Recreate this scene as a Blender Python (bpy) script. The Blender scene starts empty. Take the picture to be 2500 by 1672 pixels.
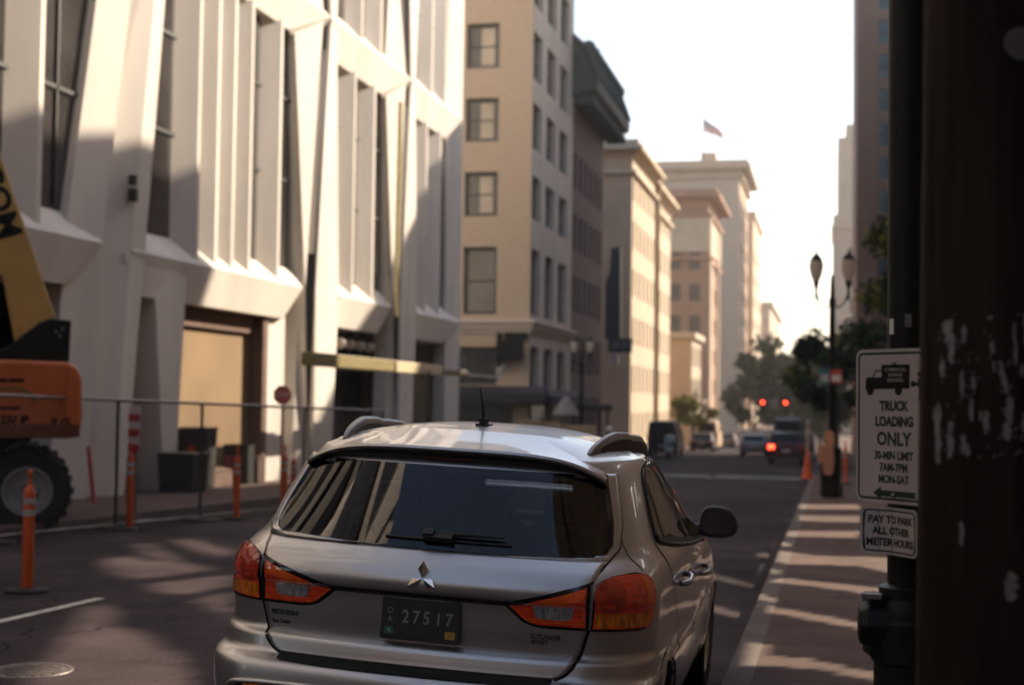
import bpy, bmesh, math, random
import numpy as np
from mathutils import Vector, Matrix
from mathutils.geometry import tessellate_polygon
R = math.radians
HAZE = 0.0007
random.seed(7)
SC = bpy.context.scene
COL = SC.collection

# ------------------------------------------------------------------ camera
CAM = np.array([0.0, 0.0, 1.72])
YAW, PITCH, ROLL, FPX = R(12.6), R(2.32), R(0.75), 3472.0
_f = np.array([-math.sin(YAW)*math.cos(PITCH), math.cos(YAW)*math.cos(PITCH), math.sin(PITCH)])
_r = np.array([math.cos(YAW), math.sin(YAW), 0.0])
_u = np.cross(_r, _f)
_r2 = _r*math.cos(ROLL) + _u*math.sin(ROLL)
_u2 = -_r*math.sin(ROLL) + _u*math.cos(ROLL)
cam_d = bpy.data.cameras.new('camera')
cam = bpy.data.objects.new('camera', cam_d)
COL.objects.link(cam)
cam.matrix_world = Matrix(((_r2[0], _u2[0], -_f[0], CAM[0]), (_r2[1], _u2[1], -_f[1], CAM[1]), (_r2[2], _u2[2], -_f[2], CAM[2]), (0, 0, 0, 1)))
cam_d.sensor_width = 36.0
cam_d.lens = 36.0*FPX/2500
cam_d.clip_start, cam_d.clip_end = 0.05, 4000
cam_d.dof.use_dof = True
cam_d.dof.focus_distance = 5.75
cam_d.dof.aperture_fstop = 2.2
SC.camera = cam

# ------------------------------------------------------------------ light
SUN_AZ, SUN_EL = R(40.0), R(30.0)          # azimuth to the right of the street, elevation
SUN_DIR = Vector((math.sin(SUN_AZ)*math.cos(SUN_EL), math.cos(SUN_AZ)*math.cos(SUN_EL), math.sin(SUN_EL)))
w = bpy.data.worlds.new('World'); SC.world = w; w.use_nodes = True
nt = w.node_tree
sky = nt.nodes.new('ShaderNodeTexSky'); sky.sky_type = 'NISHITA'; sky.sun_disc = False
sky.sun_elevation = SUN_EL; sky.sun_rotation = SUN_AZ
sky.air_density = 1.0; sky.dust_density = 0.9; sky.ozone_density = 1.0
bg = nt.nodes['Background']; bg.inputs['Strength'].default_value = 0.125
tn = nt.nodes.new('ShaderNodeMixRGB'); tn.blend_type = 'MULTIPLY'; tn.inputs[0].default_value = 1; tn.inputs[2].default_value = (1.0, .90, .815, 1)   # warm summer air
nt.links.new(sky.outputs[0], tn.inputs[1]); nt.links.new(tn.outputs[0], bg.inputs['Color'])
sun_d = bpy.data.lights.new('sun', 'SUN'); sun_d.energy = 4.2; sun_d.angle = R(0.53); sun_d.color = (1.0, 0.84, 0.66)
sun = bpy.data.objects.new('sun', sun_d); COL.objects.link(sun)
sun.rotation_euler = SUN_DIR.to_track_quat('Z', 'Y').to_euler()
SC.view_settings.view_transform = 'Standard'; SC.view_settings.look = 'None'
SC.view_settings.exposure = 1.36; SC.view_settings.gamma = 1.0
try:
    SC.cycles.max_bounces = 8; SC.cycles.transparent_max_bounces = 12
    SC.cycles.caustics_reflective = False; SC.cycles.caustics_refractive = False
    SC.cycles.sample_clamp_indirect = 6.0
except Exception:
    pass

# ------------------------------------------------------------------ photo rays -> real planes
def _ray(px, py): return _f + _r2*(px-1250)/FPX - _u2*(py-836)/FPX
def at_x(px, py, X): d = _ray(px, py); return Vector(CAM + d*(X-CAM[0])/d[0])
def at_y(px, py, Y): d = _ray(px, py); return Vector(CAM + d*(Y-CAM[1])/d[1])
def at_g(px, py, lift=0.0):                   # on the sloping street surface
    d = _ray(px, py); t = (0.12+lift-CAM[2])/(d[2]+0.02*d[1])
    if d[1]*t < 6: t = (lift-CAM[2])/d[2]
    return Vector(CAM + d*t)
def gz(y): return -0.02*(min(max(y, 6.0), 150.0)-6.0)

# ------------------------------------------------------------------ materials
def M(name, rgb, rough=0.6, metal=0.0, var=0.12, scale=4.0, bump=0.0, bscale=60.0, spec=0.5, coat=0.0, stretch=None, detail=4.0):
    m = bpy.data.materials.new(name); m.use_nodes = True
    n = m.node_tree.nodes; l = m.node_tree.links; b = n['Principled BSDF']
    b.inputs['Roughness'].default_value = rough; b.inputs['Metallic'].default_value = metal
    b.inputs['Specular IOR Level'].default_value = spec
    if coat: b.inputs['Coat Weight'].default_value = coat; b.inputs['Coat Roughness'].default_value = 0.04
    tc = n.new('ShaderNodeTexCoord')
    src = tc.outputs['Object']
    if stretch:
        mp = n.new('ShaderNodeMapping'); mp.inputs['Scale'].default_value = stretch
        l.new(src, mp.inputs['Vector']); src = mp.outputs[0]
    no = n.new('ShaderNodeTexNoise'); no.inputs['Scale'].default_value = scale; no.inputs['Detail'].default_value = detail
    l.new(src, no.inputs['Vector'])
    cr = n.new('ShaderNodeValToRGB')
    cr.color_ramp.elements[0].position = 0.32; cr.color_ramp.elements[1].position = 0.68
    cr.color_ramp.elements[0].color = (*[max(0, c*(1-var)) for c in rgb], 1)
    cr.color_ramp.elements[1].color = (*[min(1, c*(1+var)) for c in rgb], 1)
    l.new(no.outputs['Fac'], cr.inputs[0]); l.new(cr.outputs[0], b.inputs['Base Color'])
    if bump:
        n2 = n.new('ShaderNodeTexNoise'); n2.inputs['Scale'].default_value = bscale; n2.inputs['Detail'].default_value = 3
        l.new(src, n2.inputs['Vector'])
        bp = n.new('ShaderNodeBump'); bp.inputs['Strength'].default_value = bump; bp.inputs['Distance'].default_value = 0.01
        l.new(n2.outputs['Fac'], bp.inputs['Height']); l.new(bp.outputs[0], b.inputs['Normal'])
    return m
def emit(name, rgb, s):
    m = bpy.data.materials.new(name); m.use_nodes = True
    b = m.node_tree.nodes['Principled BSDF']
    b.inputs['Base Color'].default_value = (*[c*.5 for c in rgb], 1)
    b.inputs['Emission Color'].default_value = (*rgb, 1); b.inputs['Emission Strength'].default_value = s
    return m
def glass(name, tint, ior=1.5, rough=0.0):
    m = bpy.data.materials.new(name); m.use_nodes = True
    n = m.node_tree.nodes; l = m.node_tree.links
    for x in list(n):
        if x.type == 'BSDF_PRINCIPLED': n.remove(x)
    tr = n.new('ShaderNodeBsdfTransparent'); tr.inputs[0].default_value = (*tint, 1)
    gl = n.new('ShaderNodeBsdfGlossy'); gl.inputs['Roughness'].default_value = rough; gl.inputs[0].default_value = (1, 1, 1, 1)
    fr = n.new('ShaderNodeFresnel'); fr.inputs[0].default_value = ior
    mx = n.new('ShaderNodeMixShader'); l.new(fr.outputs[0], mx.inputs[0]); l.new(tr.outputs[0], mx.inputs[1]); l.new(gl.outputs[0], mx.inputs[2])
    l.new(mx.outputs[0], n['Material Output'].inputs['Surface'])
    return m
def brickmat(name, c1, c2, mortar, scale=1.0, rough=0.8):
    m = M(name, c1, rough, var=.15, scale=.6)
    n = m.node_tree.nodes; l = m.node_tree.links
    tc = n.new('ShaderNodeTexCoord'); sep = n.new('ShaderNodeSeparateXYZ'); cmb = n.new('ShaderNodeCombineXYZ'); ad = n.new('ShaderNodeMath')
    l.new(tc.outputs['Object'], sep.inputs[0]); l.new(sep.outputs[0], ad.inputs[0]); l.new(sep.outputs[1], ad.inputs[1])
    l.new(ad.outputs[0], cmb.inputs[0]); l.new(sep.outputs[2], cmb.inputs[1])
    br = n.new('ShaderNodeTexBrick'); br.inputs['Scale'].default_value = scale
    br.inputs['Color1'].default_value = (*c1, 1); br.inputs['Color2'].default_value = (*c2, 1); br.inputs['Mortar'].default_value = (*mortar, 1)
    br.inputs['Mortar Size'].default_value = .03
    l.new(cmb.outputs[0], br.inputs['Vector'])
    mx = n.new('ShaderNodeMixRGB'); mx.blend_type = 'MULTIPLY'; mx.inputs[0].default_value = 0.45
    cr = [x for x in n if x.type == 'VALTORGB'][0]
    l.new(br.outputs['Color'], mx.inputs[1]); l.new(cr.outputs[0], mx.inputs[2])
    b = n['Principled BSDF']; l.new(br.outputs['Color'], b.inputs['Base Color'])
    return m

# ------------------------------------------------------------------ mesh builder
ORG = {}
class MB:
    def __init__(s): s.v = []; s.f = []; s.m = []
    def add(s, vs, fs, m=0):
        o = len(s.v); s.v += [tuple(p) for p in vs]; s.f += [tuple(i+o for i in f) for f in fs]; s.m += [m]*len(fs)
    def quad(s, a, b, c, d, m=0): s.add([a, b, c, d], [(0, 1, 2, 3)], m)
    def poly(s, pts, m=0): s.add(pts, [tuple(range(len(pts)))], m)
    def box(s, x0, x1, y0, y1, z0, z1, m=0):
        s.add([(x0,y0,z0),(x1,y0,z0),(x1,y1,z0),(x0,y1,z0),(x0,y0,z1),(x1,y0,z1),(x1,y1,z1),(x0,y1,z1)],
              [(0,3,2,1),(4,5,6,7),(0,1,5,4),(1,2,6,5),(2,3,7,6),(3,0,4,7)], m)
    def obox(s, c, size, mat3=None, m=0, taper=1.0):
        x, y, z = [d/2 for d in size]; c = Vector(c)
        vs = []
        for k, (a, b, d) in enumerate([(-x,-y,-z),(x,-y,-z),(x,y,-z),(-x,y,-z),(-x*taper,-y*taper,z),(x*taper,-y*taper,z),(x*taper,y*taper,z),(-x*taper,y*taper,z)]):
            p = Vector((a, b, d)); p = (mat3 @ p if mat3 else p); vs.append(p+c)
        s.add(vs, [(0,3,2,1),(4,5,6,7),(0,1,5,4),(1,2,6,5),(2,3,7,6),(3,0,4,7)], m)
    def prism(s, pts, vec, m=0):                  # polygon (3D points) swept along vec
        n = len(pts); vec = Vector(vec); p = [Vector(q) for q in pts]
        s.add(p+[q+vec for q in p], [tuple(reversed(range(n))), tuple(range(n, 2*n))]+[(i, (i+1) % n, n+(i+1) % n, n+i) for i in range(n)], m)
    def lathe(s, prof, n=20, o=(0, 0, 0), axis='z', m=0):
        o = Vector(o); vs = []; k = len(prof)
        for i in range(n):
            a = 2*math.pi*i/n
            for r, h in prof:
                p = (r*math.cos(a), r*math.sin(a), h)
                if axis == 'x': p = (h, p[0], p[1])
                if axis == 'y': p = (p[0], h, p[1])
                vs.append(o+Vector(p))
        fs = []
        for i in range(n):
            j = (i+1) % n
            for q in range(k-1): fs.append((i*k+q, j*k+q, j*k+q+1, i*k+q+1))
        fs.append(tuple(i*k for i in reversed(range(n)))); fs.append(tuple(i*k+k-1 for i in range(n)))
        s.add(vs, fs, m)
    def tube(s, path, r, n=8, m=0, rs=None):
        path = [Vector(p) for p in path]; vs = []; K = len(path)
        for i, p in enumerate(path):
            t = (path[min(i+1, K-1)]-path[max(i-1, 0)]).normalized()
            a = t.orthogonal().normalized() if i == 0 else (pa - t*pa.dot(t)).normalized()
            pa = a; b = t.cross(a); rr = rs[i] if rs else r
            for k in range(n):
                q = 2*math.pi*k/n; vs.append(p+(a*math.cos(q)+b*math.sin(q))*rr)
        fs = [(i*n+k, i*n+(k+1) % n, (i+1)*n+(k+1) % n, (i+1)*n+k) for i in range(K-1) for k in range(n)]
        fs += [tuple(reversed(range(n))), tuple(range((K-1)*n, K*n))]
        s.add(vs, fs, m)
    def ball(s, c, rx, ry, rz, n=14, k=9, m=0):
        prof = [(math.sin(math.pi*i/k), -math.cos(math.pi*i/k)) for i in range(k+1)]
        c = Vector(c); vs = []; fs = []
        for i in range(n):
            a = 2*math.pi*i/n
            for r, h in prof: vs.append(c+Vector((r*math.cos(a)*rx, r*math.sin(a)*ry, h*rz)))
        kk = k+1
        for i in range(n):
            j = (i+1) % n
            for q in range(k): fs.append((i*kk+q, j*kk+q, j*kk+q+1, i*kk+q+1))
        s.add(vs, fs, m)
    def grid(s, pts, m=0, flip=False):            # rows of points
        nr, nc = len(pts), len(pts[0])
        fs = [(i*nc+j, i*nc+j+1, (i+1)*nc+j+1, (i+1)*nc+j) for i in range(nr-1) for j in range(nc-1)]
        if flip: fs = [tuple(reversed(f)) for f in fs]
        s.add([p for r in pts for p in r], fs, m)
    def build(s, name, mat, parent=None, smooth=False, bevel=0.0, weld=False, auto=None):
        me = bpy.data.meshes.new(name)
        o = Vector(ORG.get(parent.name, (0, 0, 0))) if parent else Vector((0, 0, 0))
        me.from_pydata([tuple(Vector(p)-o) for p in s.v], [], s.f)
        mats = mat if isinstance(mat, (list, tuple)) else [mat]
        for q in mats: me.materials.append(q)
        for p, i in zip(me.polygons, s.m): p.material_index = i; p.use_smooth = smooth
        bm = bmesh.new(); bm.from_mesh(me)
        if weld: bmesh.ops.remove_doubles(bm, verts=bm.verts, dist=1e-4)
        bmesh.ops.recalc_face_normals(bm, faces=bm.faces) if not getattr(s, 'keep', False) else None
        bm.to_mesh(me); bm.free()
        if smooth and auto: me.set_sharp_from_angle(angle=R(auto))
        me.update()
        ob = bpy.data.objects.new(name, me); COL.objects.link(ob)
        if parent: ob.parent = parent
        if parent and parent.name in ORG: ORG[ob.name] = ORG[parent.name]
        if bevel:
            b = ob.modifiers.new('bevel', 'BEVEL'); b.width = bevel; b.segments = 2; b.limit_method = 'ANGLE'; b.angle_limit = R(40)
        return ob
def tag(o, label, cat, group=None):
    o['label'] = label; o['category'] = cat
    if group: o['group'] = group
    return o
def struct(o, kind='structure'): o['kind'] = kind; return o
def thing(name, label, cat, loc=(0, 0, 0), rz=0.0, group=None, world=True):
    """world=True: parts are written in world coordinates and re-based on loc"""
    o = bpy.data.objects.new(name, None); COL.objects.link(o); o.empty_display_size = .3
    o.location = loc; o.rotation_euler = (0, 0, rz)
    if world: ORG[o.name] = tuple(loc)
    return tag(o, label, cat, group)
def copy_tree(o, parent=None):
    c = o.copy(); COL.objects.link(c)
    if parent: c.parent = parent
    for ch in list(o.children): copy_tree(ch, c)
    return c
def text(body, size, name, mat, parent, mtx, xs=1.0, extrude=0.002, align='CENTER', bend=None, bold=0.0, space=1.0):
    cu = bpy.data.curves.new('t', 'FONT'); cu.body = body; cu.size = size; cu.align_x = align; cu.align_y = 'CENTER'
    cu.extrude = extrude; cu.offset = bold; cu.space_line = space; cu.resolution_u = 3
    to = bpy.data.objects.new('t', cu); COL.objects.link(to)
    dg = bpy.context.evaluated_depsgraph_get()
    me = bpy.data.meshes.new_from_object(to.evaluated_get(dg)); bpy.data.objects.remove(to); bpy.data.curves.remove(cu)
    for v in me.vertices:
        p = Vector((v.co.x*xs, v.co.y, v.co.z))
        v.co = bend(p) if bend else mtx @ p
    me.materials.clear(); me.materials.append(mat); me.name = name
    ob = bpy.data.objects.new(name, me); COL.objects.link(ob); ob.parent = parent
    return ob
def frame_mtx(o, xd, yd):
    x = Vector(xd).normalized(); z = x.cross(Vector(yd)).normalized(); y = z.cross(x)
    return Matrix(((x.x, y.x, z.x, o[0]), (x.y, y.y, z.y, o[1]), (x.z, y.z, z.z, o[2]), (0, 0, 0, 1)))

# ------------------------------------------------------------------ shared materials
m_asph = M('asphalt', (.051, .037, .039), .9, var=.28, scale=1.3, bump=.5, bscale=220, detail=8, spec=.12)
def worn(m, amt=.35, crack=True):
    """broad repair patches, tar-dark cracks and wheel polish"""
    n = m.node_tree.nodes; l = m.node_tree.links; b = n['Principled BSDF']; src = b.inputs['Base Color'].links[0].from_socket
    tc = n.new('ShaderNodeTexCoord'); no = n.new('ShaderNodeTexNoise'); no.inputs['Scale'].default_value = .35; no.inputs['Detail'].default_value = 5; l.new(tc.outputs['Object'], no.inputs['Vector'])
    mr = n.new('ShaderNodeMapRange'); mr.inputs[1].default_value = .35; mr.inputs[2].default_value = .65; mr.inputs[3].default_value = 1-amt; mr.inputs[4].default_value = 1+amt; l.new(no.outputs['Fac'], mr.inputs[0])
    fine = n.new('ShaderNodeTexNoise'); fine.inputs['Scale'].default_value = 75; fine.inputs['Detail'].default_value = 2; l.new(tc.outputs['Object'], fine.inputs['Vector'])
    fr = n.new('ShaderNodeMapRange'); fr.inputs[1].default_value = .3; fr.inputs[2].default_value = .7; fr.inputs[3].default_value = .6; fr.inputs[4].default_value = 1.5; l.new(fine.outputs['Fac'], fr.inputs[0])
    mu = n.new('ShaderNodeMath'); mu.operation = 'MULTIPLY'; l.new(mr.outputs[0], mu.inputs[0]); l.new(fr.outputs[0], mu.inputs[1])
    out = mu.outputs[0]
    if crack:
        wp = n.new('ShaderNodeTexNoise'); wp.inputs['Scale'].default_value = 1.2; l.new(tc.outputs['Object'], wp.inputs['Vector'])
        ad = n.new('ShaderNodeVectorMath'); ad.operation = 'ADD'; l.new(tc.outputs['Object'], ad.inputs[0]); l.new(wp.outputs['Color'], ad.inputs[1])
        vo = n.new('ShaderNodeTexVoronoi'); vo.feature = 'DISTANCE_TO_EDGE'; vo.inputs['Scale'].default_value = .32; l.new(ad.outputs[0], vo.inputs['Vector'])
        cr = n.new('ShaderNodeMapRange'); cr.inputs[1].default_value = .002; cr.inputs[2].default_value = .008; cr.inputs[3].default_value = .35; cr.inputs[4].default_value = 1.0; l.new(vo.outputs['Distance'], cr.inputs[0])
        m2 = n.new('ShaderNodeMath'); m2.operation = 'MULTIPLY'; l.new(out, m2.inputs[0]); l.new(cr.outputs[0], m2.inputs[1]); out = m2.outputs[0]
    mx = n.new('ShaderNodeVectorMath'); mx.operation = 'SCALE'; l.new(src, mx.inputs[0]); l.new(out, mx.inputs['Scale']); l.new(mx.outputs[0], b.inputs['Base Color'])
worn(m_asph)
m_walk = M('sidewalk_concrete', (.138, .093, .077), .9, var=.22, scale=1.6, bump=.3, bscale=120, detail=6, spec=.15)
m_kerb = M('kerb_concrete', (.15, .112, .094), .9, var=.2, scale=3, bump=.3, bscale=90)
m_paint = M('road_paint', (.62, .58, .50), .7, var=.25, scale=9)
m_pre = M('white_precast', (.70, .645, .57), .75, var=.11, scale=.9, bump=.12, bscale=40, stretch=(1, 1, .25))
m_gls = M('building_glass', (.055, .050, .048), .06, var=.5, scale=.5, spec=.8)
m_dark = M('dark_metal', (.022, .022, .020), .5, var=.2, scale=6)
m_black = M('black_paint', (.007, .0075, .007), .5, var=.2, scale=8, spec=.25)
m_wood = M('raw_wood', (.42, .28, .15), .75, var=.2, scale=3, stretch=(1, 1, .15))
m_orange = M('orange_plastic', (.66, .105, .022), .5, var=.12, scale=6)
m_refl = M('reflective_band', (.42, .40, .37), .4, var=.1)
m_yellow = M('lift_yellow', (.47, .29, .085), .5, var=.12, scale=1.2)
m_galv = M('galvanised_steel', (.20, .19, .185), .45, .6, var=.2)
m_rub = M('tyre_rubber', (.018, .018, .017), .85, var=.25, scale=8, bump=.3, bscale=50)
m_chrome = M('chrome', (.75, .74, .72), .12, 1.0, var=.03)
m_red = M('sign_red', (.55, .05, .04), .5)
m_white = M('white_enamel', (.72, .69, .64), .5, var=.05)
m_leaf = M('leaf_dark', (.032, .043, .018), .8, var=.4, scale=.9, spec=.08)
m_leafy = M('leaf_yellowgreen', (.15, .15, .03), .8, var=.35, scale=.9, spec=.08)
m_bark = M('bark', (.06, .045, .035), .9, var=.3, scale=6)
m_redlit = emit('lit_red_lamp', (1.0, .035, .012), 7.0)
m_globe = M('lamp_globe', (.80, .74, .66), .4, var=.04)
_n = m_globe.node_tree.nodes; _tl = _n.new('ShaderNodeBsdfTranslucent'); _tl.inputs[0].default_value = (.80, .74, .66, 1); _mx = _n.new('ShaderNodeMixShader'); _mx.inputs[0].default_value = .6
m_globe.node_tree.links.new(_n['Principled BSDF'].outputs[0], _mx.inputs[1]); m_globe.node_tree.links.new(_tl.outputs[0], _mx.inputs[2]); m_globe.node_tree.links.new(_mx.outputs[0], _n['Material Output'].inputs['Surface'])
# ------------------------------------------------------------------ ground
def strip(mb, x0, x1, ys, lift, m=0):
    for a, b in zip(ys[:-1], ys[1:]):
        mb.quad((x0, a, gz(a)+lift), (x1, a, gz(a)+lift), (x1, b, gz(b)+lift), (x0, b, gz(b)+lift), m)
YS = [-300, -20, 0, 6, 30, 60, 100, 150, 400, 2500]
mb = MB(); strip(mb, -900, 900, YS, 0); struct(mb.build('road', m_asph))
def slab(name, x0, x1, y0, y1, mat, h=.15):
    mb = MB(); ys = [y0]+[y for y in (0, 6, 150) if y0 < y < y1]+[y1]
    strip(mb, x0, x1, ys, h)
    for a, b in zip(ys[:-1], ys[1:]):
        for x in (x0, x1): mb.quad((x, a, gz(a)-.1), (x, b, gz(b)-.1), (x, b, gz(b)+h), (x, a, gz(a)+h))
    for y in (y0, y1): mb.quad((x0, y, gz(y)-.1), (x1, y, gz(y)-.1), (x1, y, gz(y)+h), (x0, y, gz(y)+h))
    return struct(mb.build(name, mat))
def jointed(mat, sx, sy):
    n = mat.node_tree.nodes; l = mat.node_tree.links
    tc = n.new('ShaderNodeTexCoord'); br = n.new('ShaderNodeTexBrick')
    br.offset = 0; br.inputs['Scale'].default_value = 1; br.inputs['Brick Width'].default_value = sx; br.inputs['Row Height'].default_value = sy
    br.inputs['Mortar Size'].default_value = .012; br.inputs['Color1'].default_value = (1, 1, 1, 1); br.inputs['Color2'].default_value = (.86, .86, .86, 1); br.inputs['Mortar'].default_value = (.4, .4, .4, 1)
    mpp = n.new('ShaderNodeMapping'); mpp.inputs['Location'].default_value = (21.3, .4, 0); l.new(tc.outputs['Object'], mpp.inputs['Vector']); l.new(mpp.outputs[0], br.inputs['Vector'])
    mx = n.new('ShaderNodeMixRGB'); mx.blend_type = 'MULTIPLY'; mx.inputs[0].default_value = 1
    cr = [x for x in n if x.type == 'VALTORGB'][0]
    l.new(cr.outputs[0], mx.inputs[1]); l.new(br.outputs['Color'], mx.inputs[2]); l.new(mx.outputs[0], n['Principled BSDF'].inputs['Base Color'])
jointed(m_walk, 60.0, 1.5)
m_kerb2 = m_kerb.copy(); jointed(m_kerb2, 1.0, 3.1)
KX, LX = -.60, -10.75
for a, b in ((-60, 52.5), (66.5, 89.5), (102, 400)):
    slab('kerb', LX-.16, LX, a, b, m_kerb2)
    slab('pavement', -60, LX-.16, a, b, m_walk, .148)
for a, b in ((-60, 52.5), (66.5, 400)):
    slab('kerb', KX, KX+.16, a, b, m_kerb2); slab('pavement', KX+.16, 30, a, b, m_walk, .148)
# far ground rises into low wooded hills
mb = MB(); rows = []
for i in range(9):
    y = 900+i*90; rows.append([(x, y, -6+34*math.sin(math.pi*i/16)*(1+.3*math.sin(x*.011)+.2*math.sin(x*.027))) for x in range(-900, 901, 60)])
mb.grid(rows); struct(mb.build('hills', M('wooded_hill', (.05, .06, .04), .9, var=.4, scale=.02), smooth=True))
# road paint
mb = MB()
a, b = at_g(-60, 1529, .004), at_g(246, 1459, .004); d = (b-a).normalized(); n = Vector((-d.y, d.x, 0))*.05
mb.quad(a-n, b-n, b+n, a+n)
struct(mb.build('parking_line', m_paint))
mb = MB()
for x0, x1, y0, y1 in ((-10.2, -7.4, 51.6, 52.2), (-7.0, -4.2, 51.6, 52.2), (-4.0, -1.0, 51.6, 52.2), (-10.2, -1.0, 49.9, 50.2)):
    mb.quad((x0, y0, gz(y0)+.004), (x1, y0, gz(y0)+.004), (x1, y1, gz(y1)+.004), (x0, y1, gz(y1)+.004))
struct(mb.build('crosswalk_line', m_paint))

# ------------------------------------------------------------------ white precast building
WBX, WGX = -13.6, -14.0
ZR = [-1.5, 4.6, 12.25, 19.9, 27.55, 35.2]
wb = thing('office_building', 'white faceted precast office block with tall folded piers behind the site fence', 'building', (-14, 20, 0))
WBc = [-6.0, 4.2, 14.4, 24.7, 35.35, 43.15, 51.65]
def prof(k, z):
    """piecewise edges (LPl, LPr, e1, JR) of a column relative to its Yk at height z"""
    if k == 6: T = {0: (-1.95, .15), 1: (-1.9, .15), 2: (-2.3, .1)}
    elif k == 3: T = {0: (-1.7, -.40, .50, .95), 1: (-1.30, .05, 1.15, 1.75), 2: (.2, 1.45, 2.25, 2.65)}
    else: T = {0: (-.6, .75, 1.0, 2.3), 1: (-.2, .22, .95, 2.78), 2: (-1.0, 1.25, 1.75, 2.25)}
    for i in range(5):
        if z <= ZR[i+1]+1e-6: break
    a = T[0] if i == 0 else (T[1] if i % 2 else T[2]); b = T[1] if (i+1) % 2 else T[2]
    t = (z-ZR[i])/(ZR[i+1]-ZR[i]); return [WBc[k]+p*(1-t)+q*t for p, q in zip(a, b)]
for k in range(7):
    mb = MB(); md = MB()
    for i in range(5):
        z0, z1 = ZR[i], ZR[i+1]; A, B = prof(k, z0+1e-5), prof(k, z1)
        if i > 0 and (i % 2 == 0): A = [WBc[k]+q for q in ((-2.3, .1) if k == 6 else ((.2, 1.45, 2.25, 2.65) if k == 3 else (-1.0, 1.25, 1.75, 2.25)))]
        # left pier: front, both flanks
        fr = [(-13.82, A[0]*1.016, z0), (WBX, A[1], z0), (WBX, B[1], z1), (-13.82, B[0]*1.016, z1)]
        bk = [(WGX-.25, A[0]*1.016+.02, z0), (WGX-.25, A[1], z0), (WGX-.25, B[1], z1), (WGX-.25, B[0]*1.016+.02, z1)]
        mb.add(fr+bk, [(0, 1, 2, 3), (0, 3, 7, 4), (1, 5, 6, 2), (4, 7, 6, 5)])
        if k < 6:
            s0, s1 = A[1]+.26, B[1]+.16
            if k == 3: s0, s1 = A[1]+.03, B[1]+.03
            v = [(-14.02, s0, z0), (WBX+.03, A[2], z0), (WBX+.03, A[3], z0), (WGX-.25, A[3], z0),
                 (-14.02, s1, z1), (WBX+.03, B[2], z1), (WBX+.03, B[3], z1), (WGX-.25, B[3], z1)]
            mb.add(v, [(0, 1, 5, 4), (1, 2, 6, 5), (2, 3, 7, 6)])
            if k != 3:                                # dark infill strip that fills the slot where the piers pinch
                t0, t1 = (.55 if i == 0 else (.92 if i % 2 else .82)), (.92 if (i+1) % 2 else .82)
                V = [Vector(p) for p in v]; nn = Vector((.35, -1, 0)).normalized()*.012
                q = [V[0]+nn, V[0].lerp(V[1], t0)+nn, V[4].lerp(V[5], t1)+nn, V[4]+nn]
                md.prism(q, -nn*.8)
    ob = mb.build('pier', m_pre, wb, weld=True)
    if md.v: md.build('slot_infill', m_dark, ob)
FIN = {0: [-1.6, .4, 1.5], 1: [8.6, 9.7, 11.9], 2: [19.0, 20.2, 22.55], 3: [29.0, 30.0, 30.9, 31.9, 33.75], 4: [39.5, 41.35], 5: [47.15, 48.95]}
def fin_shift(k, f, n): return f if n % 2 else f+.5
m_pane = [m_gls]
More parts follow.
